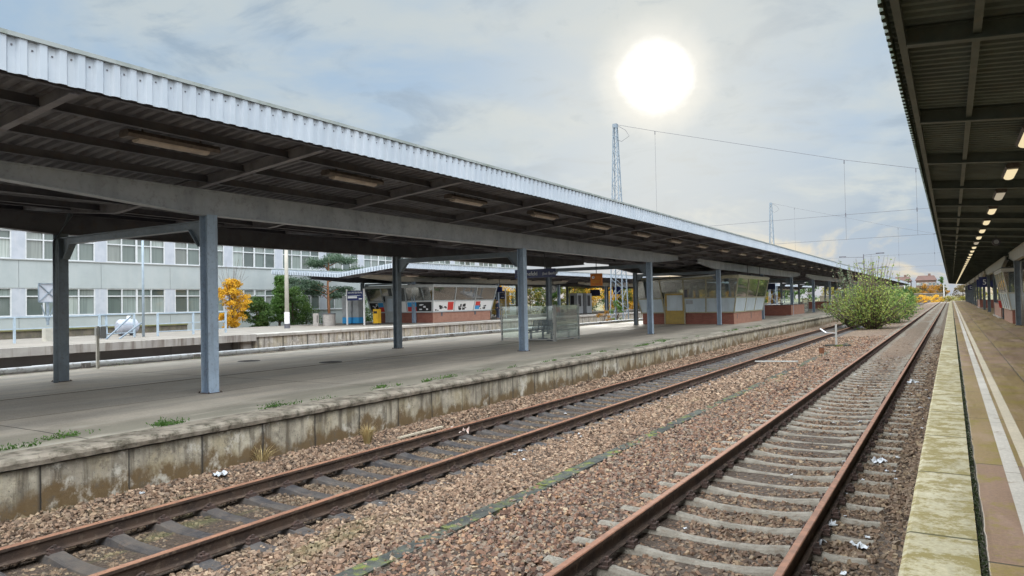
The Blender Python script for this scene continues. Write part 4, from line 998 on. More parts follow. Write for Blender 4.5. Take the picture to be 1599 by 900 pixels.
# pair of monitors near the kiosk, seen from behind
for i, (x, y, l) in enumerate(((-12.3, 52.2, 'nearer of two dark hooded monitors hanging beside the ochre door kiosk'), (-12.2, 55.6, 'farther of two dark hooded monitors hanging beside the ochre door kiosk'))):
    root = empty('hanging_monitor', (x, y, 3.12), l, 'monitor', 'monitors hanging beside the kiosk', fixed=True)
    MB().prism([(-.3, -.1), (.32, -.28), (.36, .28), (-.3, .3)], 'x', -.3, .3).build('housing', 'black', root)
    MB().box(-.26, .26, -.309, -.302, -.06, .26).build('screen', 'sign_navy', root)
    MB().tube([(0, 0, .3), (0, 0, 1.05)], .025, 8).build('hanger', 'steel_dark', root)

# ------------------------------------------------------------------ far platform furniture
def post_sign(loc, w_, z0, z1, label, cat='sign'):
    root = empty('station_sign', loc, label, cat)
    for x in (-w_ / 2 - .04, w_ / 2 + .04): MB().box(x - .035, x + .035, -.035, .035, 0, z1 + .12).build('post', 'white', root)
    zm = (z0 + z1) / 2
    MB().box(-w_ / 2, w_ / 2, -.03, .03, zm + .02, z1).build('board', 'sign_blue', root); lo_ = MB().box(-w_ / 2, w_ / 2, -.03, .03, z0, zm).build('board', 'sign_blue', root)
    text('Schönefeld (bei Berlin)', .125, 'letter', root, (-w_ / 2 + .06, -.036, zm + .14), align='LEFT')
    MB().box(-w_ / 2 + .06, .15, -.036, -.031, zm - .15, zm - .03).build('white_field', 'letter', lo_)
    MB().box(.3, .55, -.036, -.031, zm - .22, zm - .16).build('text_line', 'letter', lo_)
    return root
post_sign((-30.15, 33.4, O3), 1.28, 1.45, 2.0, 'blue two row station sign on white posts beside the yellow box, far platform')
post_sign((-29.6, 48.6, O3), 1.28, 1.45, 2.05, 'small blue two row station sign beyond the poster kiosk, far platform')
root = empty('ticket_machine', (-31.2, 34.1, O3), 'tall grey ticket machine with a bright blue foot on the far platform', 'ticket machine')
MB().box(-.42, .28, -.25, .3, .42, 1.72).build('cabinet', 'machine', root); MB().box(-.42, .28, -.25, .3, .06, .418).build('foot_panel', 'blue', root)
MB().box(-.36, .22, -.2, .25, 0, .058).build('plinth', 'steel_dark', root); MB().box(.30, .75, -.1, .35, .42, 1.7).build('side_cabinet', 'machine', root); MB().box(.30, .75, -.1, .35, .06, .418).build('side_foot_panel', 'blue', root)
MB().box(-.12, -.06, -.256, -.251, 1.5, 1.6).build('keyhole', 'black', root)
root = empty('yellow_box', (-29.55, 34.6, O3), 'bright yellow box standing beside the canopy post on the far platform', 'box')
MB().box(-.18, .18, -.15, .15, .08, .92).build('body', 'yellow', root); MB().box(-.12, .12, -.1, .1, 0, .08).build('foot', 'steel_dark', root); MB().box(-.14, .14, -.157, -.151, .66, .8).build('slot', 'black', root)
root = empty('planter', (-30.9, 32.0, O3), 'round grey concrete planter with a small green plant on the far platform', 'planter')
MB().tube([(0, 0, 0), (0, 0, .66)], .36, 20).build('tub', 'planter', root); MB().tube([(0, 0, .66), (0, 0, .70)], .38, 20).build('rim', 'steel_dark', root)
root = empty('notice_board', (-31.15, 31.2, O3), 'low grey notice panel with dark upright lettering in front of the planter', 'notice')
MB().box(-.2, .2, -.03, .03, 0, .72).build('panel', 'planter', root); MB().box(.1, .16, -.036, -.031, .2, .6).build('text_lines', 'black', root)

def tapered_pole(loc, h, r0, r1, m, label, band=True, cat='lamp post', name='lamp_post'):
    root = empty(name, loc, label, cat)
    MB().tube([(0, 0, .0), (0, 0, h)], r0, 12, r1).build('pole', m, root, smooth=True)
    if band: MB().tube([(0, 0, .25), (0, 0, .85)], r0 * 1.15, 12).build('white_band', 'white', root); MB().tube([(0, 0, 0), (0, 0, .24)], r0 * 1.3, 12).build('base_collar', 'steel_dark', root)
    return root
r_ = tapered_pole((-30.35, 28.3, O3), 6.5, .12, .08, 'beige_steel', 'thick concrete grey lamp post with white band, left of the blue station sign')
MB().bar((0, 0, 6.45), (.9, 0, 6.6), .07).bar((.8, 0, 6.58), (1.3, 0, 6.62), .22, .1).build('lamp_head', 'fix_house', r_)
r_ = tapered_pole((-29.6, 19.6, O3), 6.2, .055, .04, 'rail_blue', 'thin pale lamp post beside the white tank', False)
MB().bar((0, 0, 6.15), (.8, 0, 6.3), .06).bar((.7, 0, 6.28), (1.15, 0, 6.3), .2, .09).build('lamp_head', 'fix_house', r_)

# railings on the far platform
def railing(x, y0, y1, n, h, label, braces=None, ends=True):
    root = empty('railing', (x, y0, O3), label, 'railing'); LM = 'rail_blue'
    for i in range(n + 1):
        y = (y1 - y0) * i / n; MB().box(-.035, .035, y - .035, y + .035, 0, h).build('post', LM, root)
    MB().bar((0, 0, h), (0, y1 - y0, h), .05).build('handrail', LM, root); MB().bar((0, 0, h * .55), (0, y1 - y0, h * .55), .035).build('midrail', LM, root)
    MB().bar((0, 0, h * .2), (0, y1 - y0, h * .2), .035).build('lower_rail', LM, root) if braces else None
    return root
railing(-29.7, 7.6, 17.7, 6, .95, 'long low pale blue railing along the far platform at the left edge', False)
railing(-29.7, 17.75, 19.2, 1, .98, 'short pale blue railing with slanted braces in front of the white tank', True)
railing(-29.5, 20.2, 23.6, 2, .98, 'pale blue railing section left of the yellow tree', True)
root = empty('railing_brace', (-29.3, 17.8, O3), 'pair of slanted pale blue struts bracing the railing before the tank', 'brace')
MB().bar((.15, -.1, 0), (-.3, 1.2, .9), .05).build('strut', 'lattice', root); MB().bar((.55, .2, 0), (.1, 1.4, .6), .05).build('strut', 'lattice', root)
# white tank
root = empty('tank', (-30.9, 19.7, O3 + .12), 'white horizontal cylindrical tank behind the railing', 'tank'); root.scale = tuple(k_ * root.scale[0] for k_ in (.66, .62, .75))
pts = [(0, -.72, .34), (0, -.66, .34), (0, .66, .34), (0, .72, .34)]
m = MB(); m.tube([(0, -.55, .38), (0, .55, .38)], .42, 24)
for s_ in (-1, 1): m.tube([(0, s_ * .55, .38), (0, s_ * .66, .38), (0, s_ * .73, .38)], .42, 24, .26)
m.build('shell', 'tank', root, smooth=False); MB().tube([(0, .1, .78), (0, .1, 1.0)], .13, 14, .1).build('valve_cap', 'white', root)
MB().box(-.3, .3, -.45, -.35, -.14, .02).box(-.3, .3, .35, .45, -.14, .02).build('cradle', 'steel_dark', root)
# square mirror on a pole
root = empty('mirror_panel', (-29.9, 15.85, O3), 'square pale panel with crossed bracing on a pole in a white concrete foot', 'panel')
MB().box(-.13, .13, -.15, .15, 0, .50).build('foot', 'beige_steel', root); MB().tube([(0, 0, .62), (0, 0, 2.2)], .05, 10).build('pole', 'lattice', root)
fr = MB(); Q = [(0.08, -.36, 1.5), (0.08, .36, 1.5), (0.08, .36, 2.22), (0.08, -.36, 2.22)]
for i in range(4): fr.bar(Q[i], Q[(i + 1) % 4], .03)
fr.bar(Q[0], Q[2], .03); fr.bar(Q[1], Q[3], .03); fr.bar((0, 0, .65), (.0, .22, 1.4), .03); fr.bar((0, 0, .65), (.0, -.22, 1.4), .03); fr.build('frame', 'lattice', root)
MB().box(.03, .05, -.35, .35, 1.51, 2.21).build('panel', 'facade_panel', root)
# electric cabinets
for y, l in ((9.3, 'left of two pale grey electric cabinets below the far railing'), (10.35, 'right of two pale grey electric cabinets below the far railing')):
    root = empty('electric_cabinet', (-29.0, y, O3), l, 'cabinet', 'electric cabinets by the railing')
    MB().box(-.2, .2, -.43, .43, 0, .62).build('housing', 'facade_panel', root); MB().box(-.22, .22, -.45, .45, .621, .66).build('lid', 'machine', root)
    MB().box(.201, .206, -.14, .1, .36, .5).build('label_plate', 'white', root); MB().box(.201, .207, -.435, -.425, .03, .6).build('door_gap', 'steel_dark', root)
# low wall with grass top behind the railing
root = empty('low_wall', (-32.6, 14.0, O3), 'low mossy concrete wall behind the railing and the tank', 'wall')
MB().box(-.15, .15, 0, 9.5, 0, .30).build('wall_body', 'mud', root); MB().box(-.22, .22, -.02, 9.5, .301, .36).build('wall_cap', 'earth', root)
# white pipe along the far edge of platform two
root = empty('edge_pipe', (-21.74, 2, P2Z), 'long white pipe running along the rear edge of the left platform', 'pipe', fixed=True)
MB().tube([(0, 0, .09), (0, 8, .09), (0, 8.01, .10), (0, 90, .09)], .085, 10).build('pipe', 'pipe_white', root, smooth=True)
for k in range(22):
    y = 2.2 + 3.6 * k; b_ = MB().box(-.1, .14, y - .12, y + .12, -.08, .15); b_.box(.14, .2, y - .06, y + .06, -.02, .10); b_.build('bracket', 'planter', root)
# small post with grey box
root = empty('marker_post', (-21.1, 11.45, P2Z), 'slim pale post with a small grey box near the rear left canopy post', 'post', fixed=True)
MB().box(-.035, .035, -.035, .035, 0, 1.22).build('post', 'beige_steel', root); MB().box(-.06, .10, .036, .2, .86, 1.2).build('box', 'machine', root); MB().box(-.05, .05, -.06, .035, .95, 1.18).build('cover', 'gal', root)
# manhole covers
for x, y, l in ((-18.84, 14.9, 'round dark manhole cover behind the front left post'), (-15.8, 15.4, 'round dark manhole cover in the middle of the left platform')):
    root = empty('manhole_cover', (x, y, P2Z), l, 'manhole cover', 'manhole covers on the left platform', fixed=True)
    MB().tube([(0, 0, .0), (0, 0, .007)], .34, 28).build('frame_ring', 'metal_cover', root); m = MB().tube([(0, 0, .007), (0, 0, .011)], .29, 28)
    for k in range(-3, 4): m.box(-.2, .2, k * .07 - .01, k * .07 + .01, .0112, .015)
    m.build('lid', 'metal_cover', root)
# dark drain channel joint in the middle of platform two
d_ = MB().box(-15.42, -15.38, -30, 219, P2Z + .001, P2Z + .006).build('joint_strip', 'mud', p2)
# vending machines on the far platform
for x, y, l in ((-29.6, 62.4, 'left of two grey vending machines on the far platform'), (-29.6, 64.4, 'right of two grey vending machines on the far platform')):
    root = empty('vending_machine', (x, y, O3), l, 'vending machine', 'vending machines on the far platform')
    MB().box(-.4, .4, -.55, .55, .05, 1.9).build('cabinet', 'machine', root); MB().box(-.35, .35, -.5, .5, 0, .05).build('plinth', 'black', root)
    MB().box(-.3, .05, -.557, -.551, .7, 1.7).build('display', 'black', root); MB().box(.401, .407, -.4, .2, .7, 1.7).build('display', 'black', root)
# clock
root = empty('platform_clock', (-29.2, 57.0, 2.15), 'round white clock hanging under the far canopy', 'clock')
MB().tube([(0, -.08, 0), (0, .08, 0)], .33, 24).build('case', 'machine', root); MB().tube([(0, -.085, 0), (0, -.081, 0)], .29, 24).build('face', 'white', root)
MB().bar((0, -.09, 0), (.0, -.09, .22), .03, .008, up=(0, 1, 0)).bar((0, -.09, 0), (.13, -.09, -.05), .03, .008, up=(0, 1, 0)).build('hand', 'black', root); MB().tube([(0, 0, .33), (0, 0, .75)], .03, 8).build('hanger', 'steel_dark', root)
# hanging signs under the far canopy
hang_sign((-29.0, 47.0, 2.05), 1.5, .38, 'sign_blue', 'blue hanging direction sign with white end under the far canopy, left of the second post', (-.35, .35), 2.9, fixed=False)
q_ = hang_sign((-29.3, 66.0, 1.85), 1.0, .6, 'sign_navy', 'dark square departure display hanging under the far canopy', (0,), 2.8, fixed=False)
hang_sign((-28.9, 70.5, 2.1), .8, .8, 'sign_blue', 'small blue hanging sign near the vending machines, far canopy', (0,), 2.8, fixed=False)
# yellow slatted fence panel beyond the kiosk on the far platform
root = empty('slatted_screen', (-33.5, 52.0, O3), 'ochre vertical slatted screen beyond the poster kiosk on the far platform', 'screen')
m = MB()
for k in range(22): m.box(-.02, .02, k * .22, k * .22 + .12, .1, 2.1)
m.build('slats', 'door_yellow', root); MB().bar((.04, 0, .5), (.04, 4.8, .5), .05).bar((.04, 0, 1.7), (.04, 4.8, 1.7), .05).build('rails', 'beige_steel', root)

# ------------------------------------------------------------------ lattice masts and overhead wires
def mast(x, y, h, label, b0=.66, b1=.15):
    root = empty('lattice_mast', (x, y, -.9), label, 'mast', 'lattice masts', fixed=True)
    c = MB()
    for sx_ in (-1, 1):
        for sy_ in (-1, 1): c.bar((sx_ * b0, sy_ * b0, 0), (sx_ * b1, sy_ * b1, h), .085)
    c.build('corner_legs', 'lattice', root); d = MB(); n = 22
    zs = [h * (1 - (1 - i / n) ** 1.12) for i in range(n + 1)]
    for i in range(n):
        za, zb = zs[i], zs[i + 1]; wa, wb = b0 + (b1 - b0) * za / h, b0 + (b1 - b0) * zb / h; s = 1 if i % 2 else -1
        for (ax, ay) in ((0, 1), (0, -1), (1, 0), (-1, 0)):
            if ax == 0: d.bar((-s * wa, ay * wa, za), (s * wb, ay * wb, zb), .035)
            else: d.bar((ax * wa, -s * wa, za), (ax * wb, s * wb, zb), .035)
    d.build('bracing', 'lattice', root); MB().box(-b1 - .05, b1 + .05, -b1 - .05, b1 + .05, h, h + .35).build('head', 'lattice', root); MB().box(-.9, .9, -.9, .9, -.2, .25).build('footing', 'planter', root)
    return root
mast(-26.0, 61.3, 18.6, 'nearer pale blue steel lattice mast rising behind the left canopy')
mast(-26.0, 128.2, 18.6, 'farther pale blue steel lattice mast rising behind the left canopy')
def span(y, label):
    root = empty('overhead_span_wires', (-26, y, -.9), label, 'overhead wires', 'wire spans between the masts', fixed=True); X0 = 26.0; z0 = EYE + .9
    P = [(-25.8, 16.2), (-22.2, 15.1), (-6.85, 10.65), (-1.99, 9.44), (5.5, 8.6), (14, 10.2), (23.8, 15.9)]
    MB().tube([(x + X0, 0, z + z0) for x, z in P], .017, 6).build('carrier_wire', 'steel_dark', root)
    for za, zb in ((6.15, 6.55), (4.25, 4.6)):
        MB().tube([(.2, 0, za + z0), (18, 0, (za + zb) / 2 + z0), (50, 0, zb + z0)], .014, 6).build('cross_wire', 'steel_dark', root)
    for x, zt_, zb in ((-22.2, 15.1, 4.25), (-6.85, 10.65, 4.4), (-1.99, 9.44, 4.45), (5.5, 8.6, 4.5), (14, 10.2, 4.5)):
        d_ = MB().tube([(x + X0, 0, zt_ + z0), (x + X0, 0, zb + z0)], .010, 5).build('dropper', 'steel_dark', root)
        for z in (zt_ - .3, 6.2): MB().tube([(x + X0, 0, z + z0), (x + X0, 0, z + .3 + z0)], .038, 8).build('insulator', 'steel_dark', d_)
    MB().tube([(.25, 0, 16.1 + z0), (1.0, 0, 15.6 + z0), (1.35, 0, 15.0 + z0), (.6, 0, 14.6 + z0), (.2, 0, 14.8 + z0)], .02, 5).build('jumper_loop', 'steel_dark', root)
span(61.3, 'nearer sagging overhead cross wires with droppers, from mast to right canopy'); span(128.2, 'farther sagging overhead cross wires from the small mast to right canopy')
# ------------------------------------------------------------------ white office building behind the far platform
BX, BY0, BY1 = -50.0, -12.0, 84.0; GB = .08
bl = empty('office_building', (BX, BY0, GB), 'long pale office building with rows of white framed windows behind the far platform', 'building', fixed=True)
def BP(x, y, z): return (x - BX, y - BY0, z - GB)
pitch = 5.13; y_first = 27.8 - pitch * 8     # start of a group of four panes
ys_g = [y_first + pitch * k for k in range(30) if y_first + pitch * k > BY0 + .4 and y_first + pitch * k + 4.36 < BY1 - .2]
rows_z = [(1.50, 3.30), (5.13, 6.93), (8.76, 10.56)]
wl = MB(); wl.box(*[v for p in zip(BP(BX - 14, BY0, GB), BP(BX - .32, BY1, 12.0)) for v in p])
zc_ = GB
for z0, z1 in rows_z + [(12.0, 12.0)]:
    yy = BY0; k = 0
    joints = [BY0] + [g_ - .385 for g_ in ys_g] + [BY1]
    for a, b in zip(joints[:-1], joints[1:]):
        if b - a > .1: wl.box(-.315, 0, a - BY0 + .012, b - BY0 - .012, zc_ - GB, z0 - GB)
    zc_ = z1
wl.build('wall', 'facade', bl)
pl0 = {}
for z0, z1 in rows_z:
    ed = [BY0] + [v for g_ in ys_g for v in (g_, g_ + 4.36)] + [BY1]
    for a, b in zip(ed[0::2], ed[1::2]): MB().box(-.31, -.03, 0, b - a, .002, z1 - z0 - .002).build('pillar_panel', 'facade_panel', bl, (0, a - BY0, z0 - GB))
sm = MB()
for z0, z1 in rows_z: sm.box(-.02, .07, 0, BY1 - BY0, z0 - GB - .06, z0 - GB - .005)
sm.build('sill', 'sill', bl)
MB().box(-14.1, .1, -.1, BY1 - BY0 + .1, 11.925, 12.15).build('roof', 'roof_grey', bl)
fm_ = MB(); pm_ = MB(); H = 1.80; W = 4.36
fm_.box(-.12, -.05, 0, W, 0, .07); fm_.box(-.12, -.05, 0, W, H - .07, H); fm_.box(-.115, -.045, .0, W, 1.23, 1.31)
for k in range(5): 
    wv = .085 if k != 2 else .14; yv = min(max(W * k / 4, wv / 2), W - wv / 2); fm_.box(-.12, -.04, yv - wv / 2, yv + wv / 2, .001, H - .001)
for k in range(4): pm_.box(-.16, -.14, W * k / 4 + .04, W * (k + 1) / 4 - .04, .04, 1.24); pm_.box(-.16, -.14, W * k / 4 + .04, W * (k + 1) / 4 - .04, 1.30, H - .04)
w0 = None
for z0, z1 in rows_z:
    for g_ in ys_g:
        if w0 is None:
            w0 = fm_.build('window', 'window_frame', bl, (0, g_ - BY0, z0 - GB)); p0 = pm_.build('pane', 'building_pane', w0)
        else:
            c = w0.copy(); COL.objects.link(c); c.parent = bl; c.location = (0, g_ - BY0, z0 - GB)
            # each window's panes get their own curtains through a new mesh island order
            q = p0.copy(); COL.objects.link(q); q.parent = c
# ------------------------------------------------------------------ foliage
def leaves(cent, size, aspect=.55, droop=0.0):
    """small bent leaf quads at the given points"""
    n = len(cent); s = nr.uniform(.7, 1.3, n) * size
    a = nr.normal(size=(n, 3)); a[:, 2] -= droop; a /= np.linalg.norm(a, axis=1)[:, None]
    b = nr.normal(size=(n, 3)); b -= (b * a).sum(1)[:, None] * a; b /= np.linalg.norm(b, axis=1)[:, None]
    u = a * s[:, None] / 2; v = b * (s * aspect)[:, None] / 2
    V = np.stack([cent - u, cent + v, cent + u, cent - v], 1).reshape(-1, 3)
    return V, np.arange(4 * n).reshape(n, 4)
def clump_points(centers, radii, n):
    k = nr.integers(0, len(centers), n) if len(centers) > 1 else np.zeros(n, int)
    d = nr.normal(size=(n, 3)); d /= np.linalg.norm(d, axis=1)[:, None]
    r = nr.random(n) ** .45
    return np.array(centers)[k] + d * r[:, None] * np.array(radii)[k]
def tree(loc, h, wd, m, label, n=2600, leaf=.11, shape='round', trunk_h=.3, cat='tree', group=None, name='tree', bark='bark', clumps=34, trunk_r=None, spr=1.0, kinds=None):
    root = empty(name, loc, label, cat, group, fixed=loc[1] > 200 or -30 < loc[0] < -20); tr_ = trunk_r or max(.05, h * .025)
    C = []; Rr = []; tb = MB(); lean = rnd.uniform(-.04, .04) * h
    tb.tube([(0, 0, -.1), (lean * .4, 0, h * .35), (lean, 0, h * .85)], tr_, 8, tr_ * .25)
    for i in range(clumps):
        t_ = trunk_h + (1 - trunk_h) * rnd.random() ** .8
        if shape == 'cone': rr = wd / 2 * (1.03 - t_) / (1 - trunk_h) * 1.0 + .08
        elif shape == 'column': rr = wd / 2 * math.sin(math.pi * min(.97, max(.12, (t_ - trunk_h * .6) / (1 - trunk_h * .6) * .9 + .08))) ** .5
        else: rr = wd / 2 * math.sin(math.pi * min(.95, max(.1, (t_ - trunk_h * .7) / (1 - trunk_h * .7)))) ** .6
        a = rnd.uniform(0, 6.28); q = rr * math.sqrt(rnd.random()) * .95
        c = (lean * t_ + q * math.cos(a), q * math.sin(a), h * t_ * .96); C.append(c)
        cr = wd * rnd.uniform(.10, .20) * spr; Rr.append((cr, cr, cr * rnd.uniform(.5, .85)))
        if i < 16: tb.tube([(lean * .3, 0, h * t_ * .55), (c[0] * .55, c[1] * .55, h * t_ * .8), c], tr_ * .32, 5, tr_ * .08)
    tb.build('trunk', bark, root, smooth=True)
    if n > 0:
        V, F = leaves(clump_points(C, Rr, n), leaf); link('crown', npmesh('crown', V, F), m, root)
    return root
# near the building
tree((-40.0, 36.6, -.32), 3.7, 1.9, 'leaf_bright', 'tall narrow bright green conifer just right of the thick lamp post', 9500, .11, 'cone', .03, clumps=90)
tree((-40.6, 38.4, -.32), 2.9, 2.6, 'leaf_green', 'dark green rounded shrub leaning against the narrow green conifer', 8000, .10, 'round', .05, cat='shrub', name='shrub', clumps=50)
tree((-41.4, 40.5, -.32), 1.4, 3.0, 'leaf_green', 'low spreading dark shrub under the pine tree', 2400, .10, 'round', .0, cat='shrub', name='shrub', clumps=40)
tree((-39.6, 34.3, -.32), 2.1, 1.9, 'leaf_green', 'dark green bush directly right of the yellow tree', 6500, .10, 'round', .02, cat='shrub', name='shrub', clumps=45)
tree((-40.3, 35.3, -.32), 2.0, 1.6, 'leaf_green', 'small dark bush between the yellow tree and the conifer', 5500, .10, 'round', .02, cat='shrub', name='shrub', clumps=40)
yt = tree((-40.0, 32.6, -.32), 3.35, 2.3, 'leaf_yellow', 'bright yellow autumn tree in front of the white building', 9500, .12, 'round', .02, clumps=80, spr=.8)
tb = MB()
for k in range(26):
    a = rnd.uniform(0, 6.28); r0 = rnd.uniform(.1, .5); r1 = rnd.uniform(.4, 1.3); tb.tube([(0, 0, 1.6), (r0 * math.cos(a), r0 * math.sin(a), 2.7), (r1 * math.cos(a), r1 * math.sin(a), rnd.uniform(3.4, 4.6))], .014, 4, .004)
tb.build('bare_twigs', 'bark', yt)
tree((-36.5, 24.0, -.2), 1.75, 1.9, 'leaf_bright', 'small green bush behind the white tank', 2600, .10, 'round', .0, cat='shrub', name='shrub', clumps=36)
tree((-37.0, 26.2, -.2), 1.2, 1.6, 'leaf_bright', 'low green bush right of the thin lamp post', 1500, .10, 'round', .0, cat='shrub', name='shrub', clumps=26)
tree((-41.5, 47.0, -.32), 2.0, 3.0, 'leaf_green', 'dark leafy bush behind the poster kiosk, far platform', 2600, .12, 'round', .0, cat='shrub', name='shrub', clumps=36)
# pine with a bare reddish trunk and flat layered crown
pr = empty('pine_tree', (-42.0, 43.5, -.32), 'pine with bare reddish trunk and flat layered crown above the ticket machine', 'tree')
tb = MB(); tb.tube([(0, 0, -.1), (-.05, 0, 1.6), (-.12, 0, 3.2), (.05, 0, 5.3)], .13, 10, .05)
C = []; Rr = []
lay = [(3.0, 1.4, -1.0), (3.3, 2.6, -1.9), (2.5, 2.0, -.9), (2.3, 1.2, .8), (2.9, 1.9, 1.3), (4.0, 1.3, -.6), (4.2, 2.0, .3), (5.0, 1.8, .1), (5.3, 1.4, .6), (5.1, 2.0, 1.6), (4.9, 1.6, -1.2), (3.9, 1.6, 1.9), (4.3, 2.4, 2.2), (3.9, 2.6, 2.9), (4.8, 1.5, -.9), (3.5, 3.0, -2.7), (2.9, 2.2, -2.3)]
for z, L, dx in lay:
    y = dx * .85; x = dx * .45 + rnd.uniform(-.4, .4); tb.tube([(-.08, 0, z - .5), (x * .5, y * .5, z - .15), (x, y, z)], .045, 5, .015)
    for _ in range(4): C.append((x + rnd.uniform(-.4, .4), y + rnd.uniform(-.5, .5), z + rnd.uniform(-.12, .2))); Rr.append((.72, .72, .28))
tb.build('trunk', 'bark_red', pr, smooth=True)
V, F = leaves(clump_points(C, Rr, 17000), .15, .35); link('crown', npmesh('crown', V, F), 'leaf_pine', pr)
# row of autumn trees behind the far platform
fl = ['bushy green tree', 'yellow leaved tree', 'tall olive green tree', 'golden autumn tree', 'mixed green and yellow tree']; fm2 = ['leaf_green', 'leaf_yellow', 'leaf_mix', 'leaf_yellow', 'leaf_mix']
y = 57.0; i = 0
wh = ['behind the monitor signs of the far platform', 'left of the station name sign', 'behind the clock of the far platform', 'behind the glass wind screen', 'left of the vending machines', 'behind the vending machines', 'just right of the vending machines', 'behind the nearer lattice mast', 'seen left of the ochre door kiosk', 'seen through the kiosk windows']
while y < 205:
    k = [1, 2, 0, 3, 4, 0, 4, 2, 3, 0][i % 10]; h = rnd.uniform(3.6, 5.0) if y < 110 else rnd.uniform(4.2, 6.0)
    lab = (fl[k] + ' ' + wh[i]) if i < 10 else 'distant autumn tree in the row beyond the far platform, seen between posts'
    tree((-41.5 + rnd.uniform(-1.2, 1.2), y, -.32), h, rnd.uniform(3.4, 4.8), fm2[k], lab, 5200 if y < 110 else 2600, .18 if y < 110 else .27, 'round', .0, group='autumn trees behind the far platform', clumps=64)
    y += rnd.uniform(3.2, 4.4) if y < 110 else rnd.uniform(4.5, 6.5); i += 1
# ------------------------------------------------------------------ the big willow bush growing on the left track
def bush(loc, h, wd, nst, nl, leaf, m, label, sprigs=10, seed=3, depth=None):
    r = random.Random(seed); root = empty('willow_bush', loc, label, 'bush', fixed=True); tb = MB(); PTS = []; depth = depth or wd
    for i in range(nst):
        a = r.uniform(0, 6.28); out = r.uniform(.15, 1.0); hh = h * (1.02 - .62 * out ** 1.6) * r.uniform(.72, 1.0)
        if i < sprigs: out = r.uniform(.05, .55); hh = h * r.uniform(.95, 1.34)
        ex, ey = out * wd / 2 * math.cos(a), out * depth / 2 * math.sin(a)
        bx, by = ex * .08, ey * .08; P = []
        for k in range(8):
            t_ = k / 7; P.append((bx + (ex - bx) * t_ ** .85 + r.uniform(-.05, .05), by + (ey - by) * t_ ** .85 + r.uniform(-.05, .05), hh * (t_ ** (.75 if out > .5 else .95))))
        tb.tube(P, .03, 4, .006, cap=False)
        m_ = max(2, int(nl / nst)); m_ = int(m_ * (.45 if i < sprigs else 1))
        for _ in range(m_):
            t_ = r.uniform(.16, 1) * 7; k = min(6, int(t_)); f = t_ - k; sp = (.30 if i >= sprigs else .13) * (1.1 - t_ / 9)
            p = [P[k][j] + (P[k + 1][j] - P[k][j]) * f + r.gauss(0, sp) for j in range(3)]; p[2] = max(.05, p[2]); PTS.append(p)
    tb.build('stems', 'bark', root); V, F = leaves(np.array(PTS), leaf, .45); link('foliage', npmesh('foliage', V, F), m, root); return root
bush((-4.9, 57.2, -.62), 4.0, 7.0, 260, 8200, .17, 'leaf_willow', 'large wild olive green bush with tall sprigs growing on the left track', 56, 3, 8)
bush((-6.6, 60.5, -.62), 3.9, 4.6, 80, 3600, .16, 'leaf_grey', 'greyer green bush with loose sprigs behind the left side of the large bush', 22, 5)
bush((-4.5, 70, -.6), 3.3, 5.2, 80, 7500, .17, 'leaf_bright', 'bright green bush behind the right side of the large bush', 2, 9, 9)
bush((-4.9, 86.0, -.6), 3.6, 5.0, 60, 5000, .22, 'leaf_willow', 'farther pale green bush along the overgrown left track', 3, 11, 10)
bush((-5.5, 104.0, -.6), 3.8, 5.0, 50, 3500, .28, 'leaf_green', 'distant green bush along the overgrown left track', 3, 12, 12)
# ------------------------------------------------------------------ far end of the line
farc = [('leaf_orange', 'orange'), ('leaf_brown', 'brown'), ('leaf_mix', 'mixed green'), ('leaf_yellow', 'yellow'), ('leaf_green', 'dark green')]
def far_house(loc, w_, h_, d, rh, label, wn=5):
    root = empty('brick_house', loc, label, 'house', fixed=True)
    MB().box(-w_ / 2, w_ / 2, 0, d, 0, h_).build('wall', 'brick_far', root)
    r_ = MB(); r_.add([(-w_ / 2 - .5, -.5, h_), (w_ / 2 + .5, -.5, h_), (w_ / 2 + .5, d + .5, h_), (-w_ / 2 - .5, d + .5, h_), (-w_ / 2 + .8, d / 2, h_ + rh), (w_ / 2 - .8, d / 2, h_ + rh)], [(0, 1, 5, 4), (2, 3, 4, 5), (0, 4, 3), (1, 2, 5), (3, 2, 1, 0)])
    rf = r_.build('roof', 'roof_red', root); MB().box(w_ * .1, w_ * .1 + 1.2, d / 2 - .6, d / 2 + .6, h_ + rh * .6, h_ + rh + 1.0).build('chimney', 'brick_far', rf)
    for k in range(wn):
        x = -w_ / 2 + w_ * (k + .5) / wn; f = MB().box(x - .7, x + .7, -.06, .0 - .01, h_ - 2.6, h_ - 1.2).build('window', 'window_frame', root); MB().box(x - .6, x + .6, -.09, -.065, h_ - 2.5, h_ - 1.3).build('pane', 'building_pane', f)
far_house((-11.0, 430, -1), 9.0, 10.2, 12, 2.6, 'right of two distant brick houses with red roofs beyond the bushes')
far_house((-22.0, 430, -1), 8.0, 10.0, 12, 2.5, 'left of two distant brick houses, partly behind the bush top')
i = 0
for x in np.arange(-95, 60, 6.5):
    k = rnd.choice([0, 1, 1, 2, 2, 4]) ; yv = 330 + rnd.uniform(-20, 30); h = rnd.uniform(6.0, 9.5) if x < -28 or x > 0 else rnd.uniform(5.2, 6.8)
    if x > -9 and x < 6: k = rnd.choice([0, 1])
    tree((x + rnd.uniform(-2, 2), yv, -1.2), h, rnd.uniform(7, 10), farc[k][0], 'distant %s tree in the line closing the view beyond the tracks' % farc[k][1], 1300, .6, 'round', .05, group='distant tree line', clumps=34); i += 1
tree((-4.2, 425, -1.2), 12.5, 4.5, 'leaf_green', 'tall dark green tree beside the right distant brick house', 1300, .7, 'round', .05, clumps=34)
tree((-6.6, 280, -1.2), 6.8, 5, 'leaf_orange', 'orange autumn tree beyond the end of the tracks', 2200, .4, 'round', .05, clumps=34)
tree((-11.5, 290, -1.2), 5.6, 6.5, 'leaf_mix', 'olive tree left of the orange autumn tree', 1800, .4, 'round', .05, clumps=34)
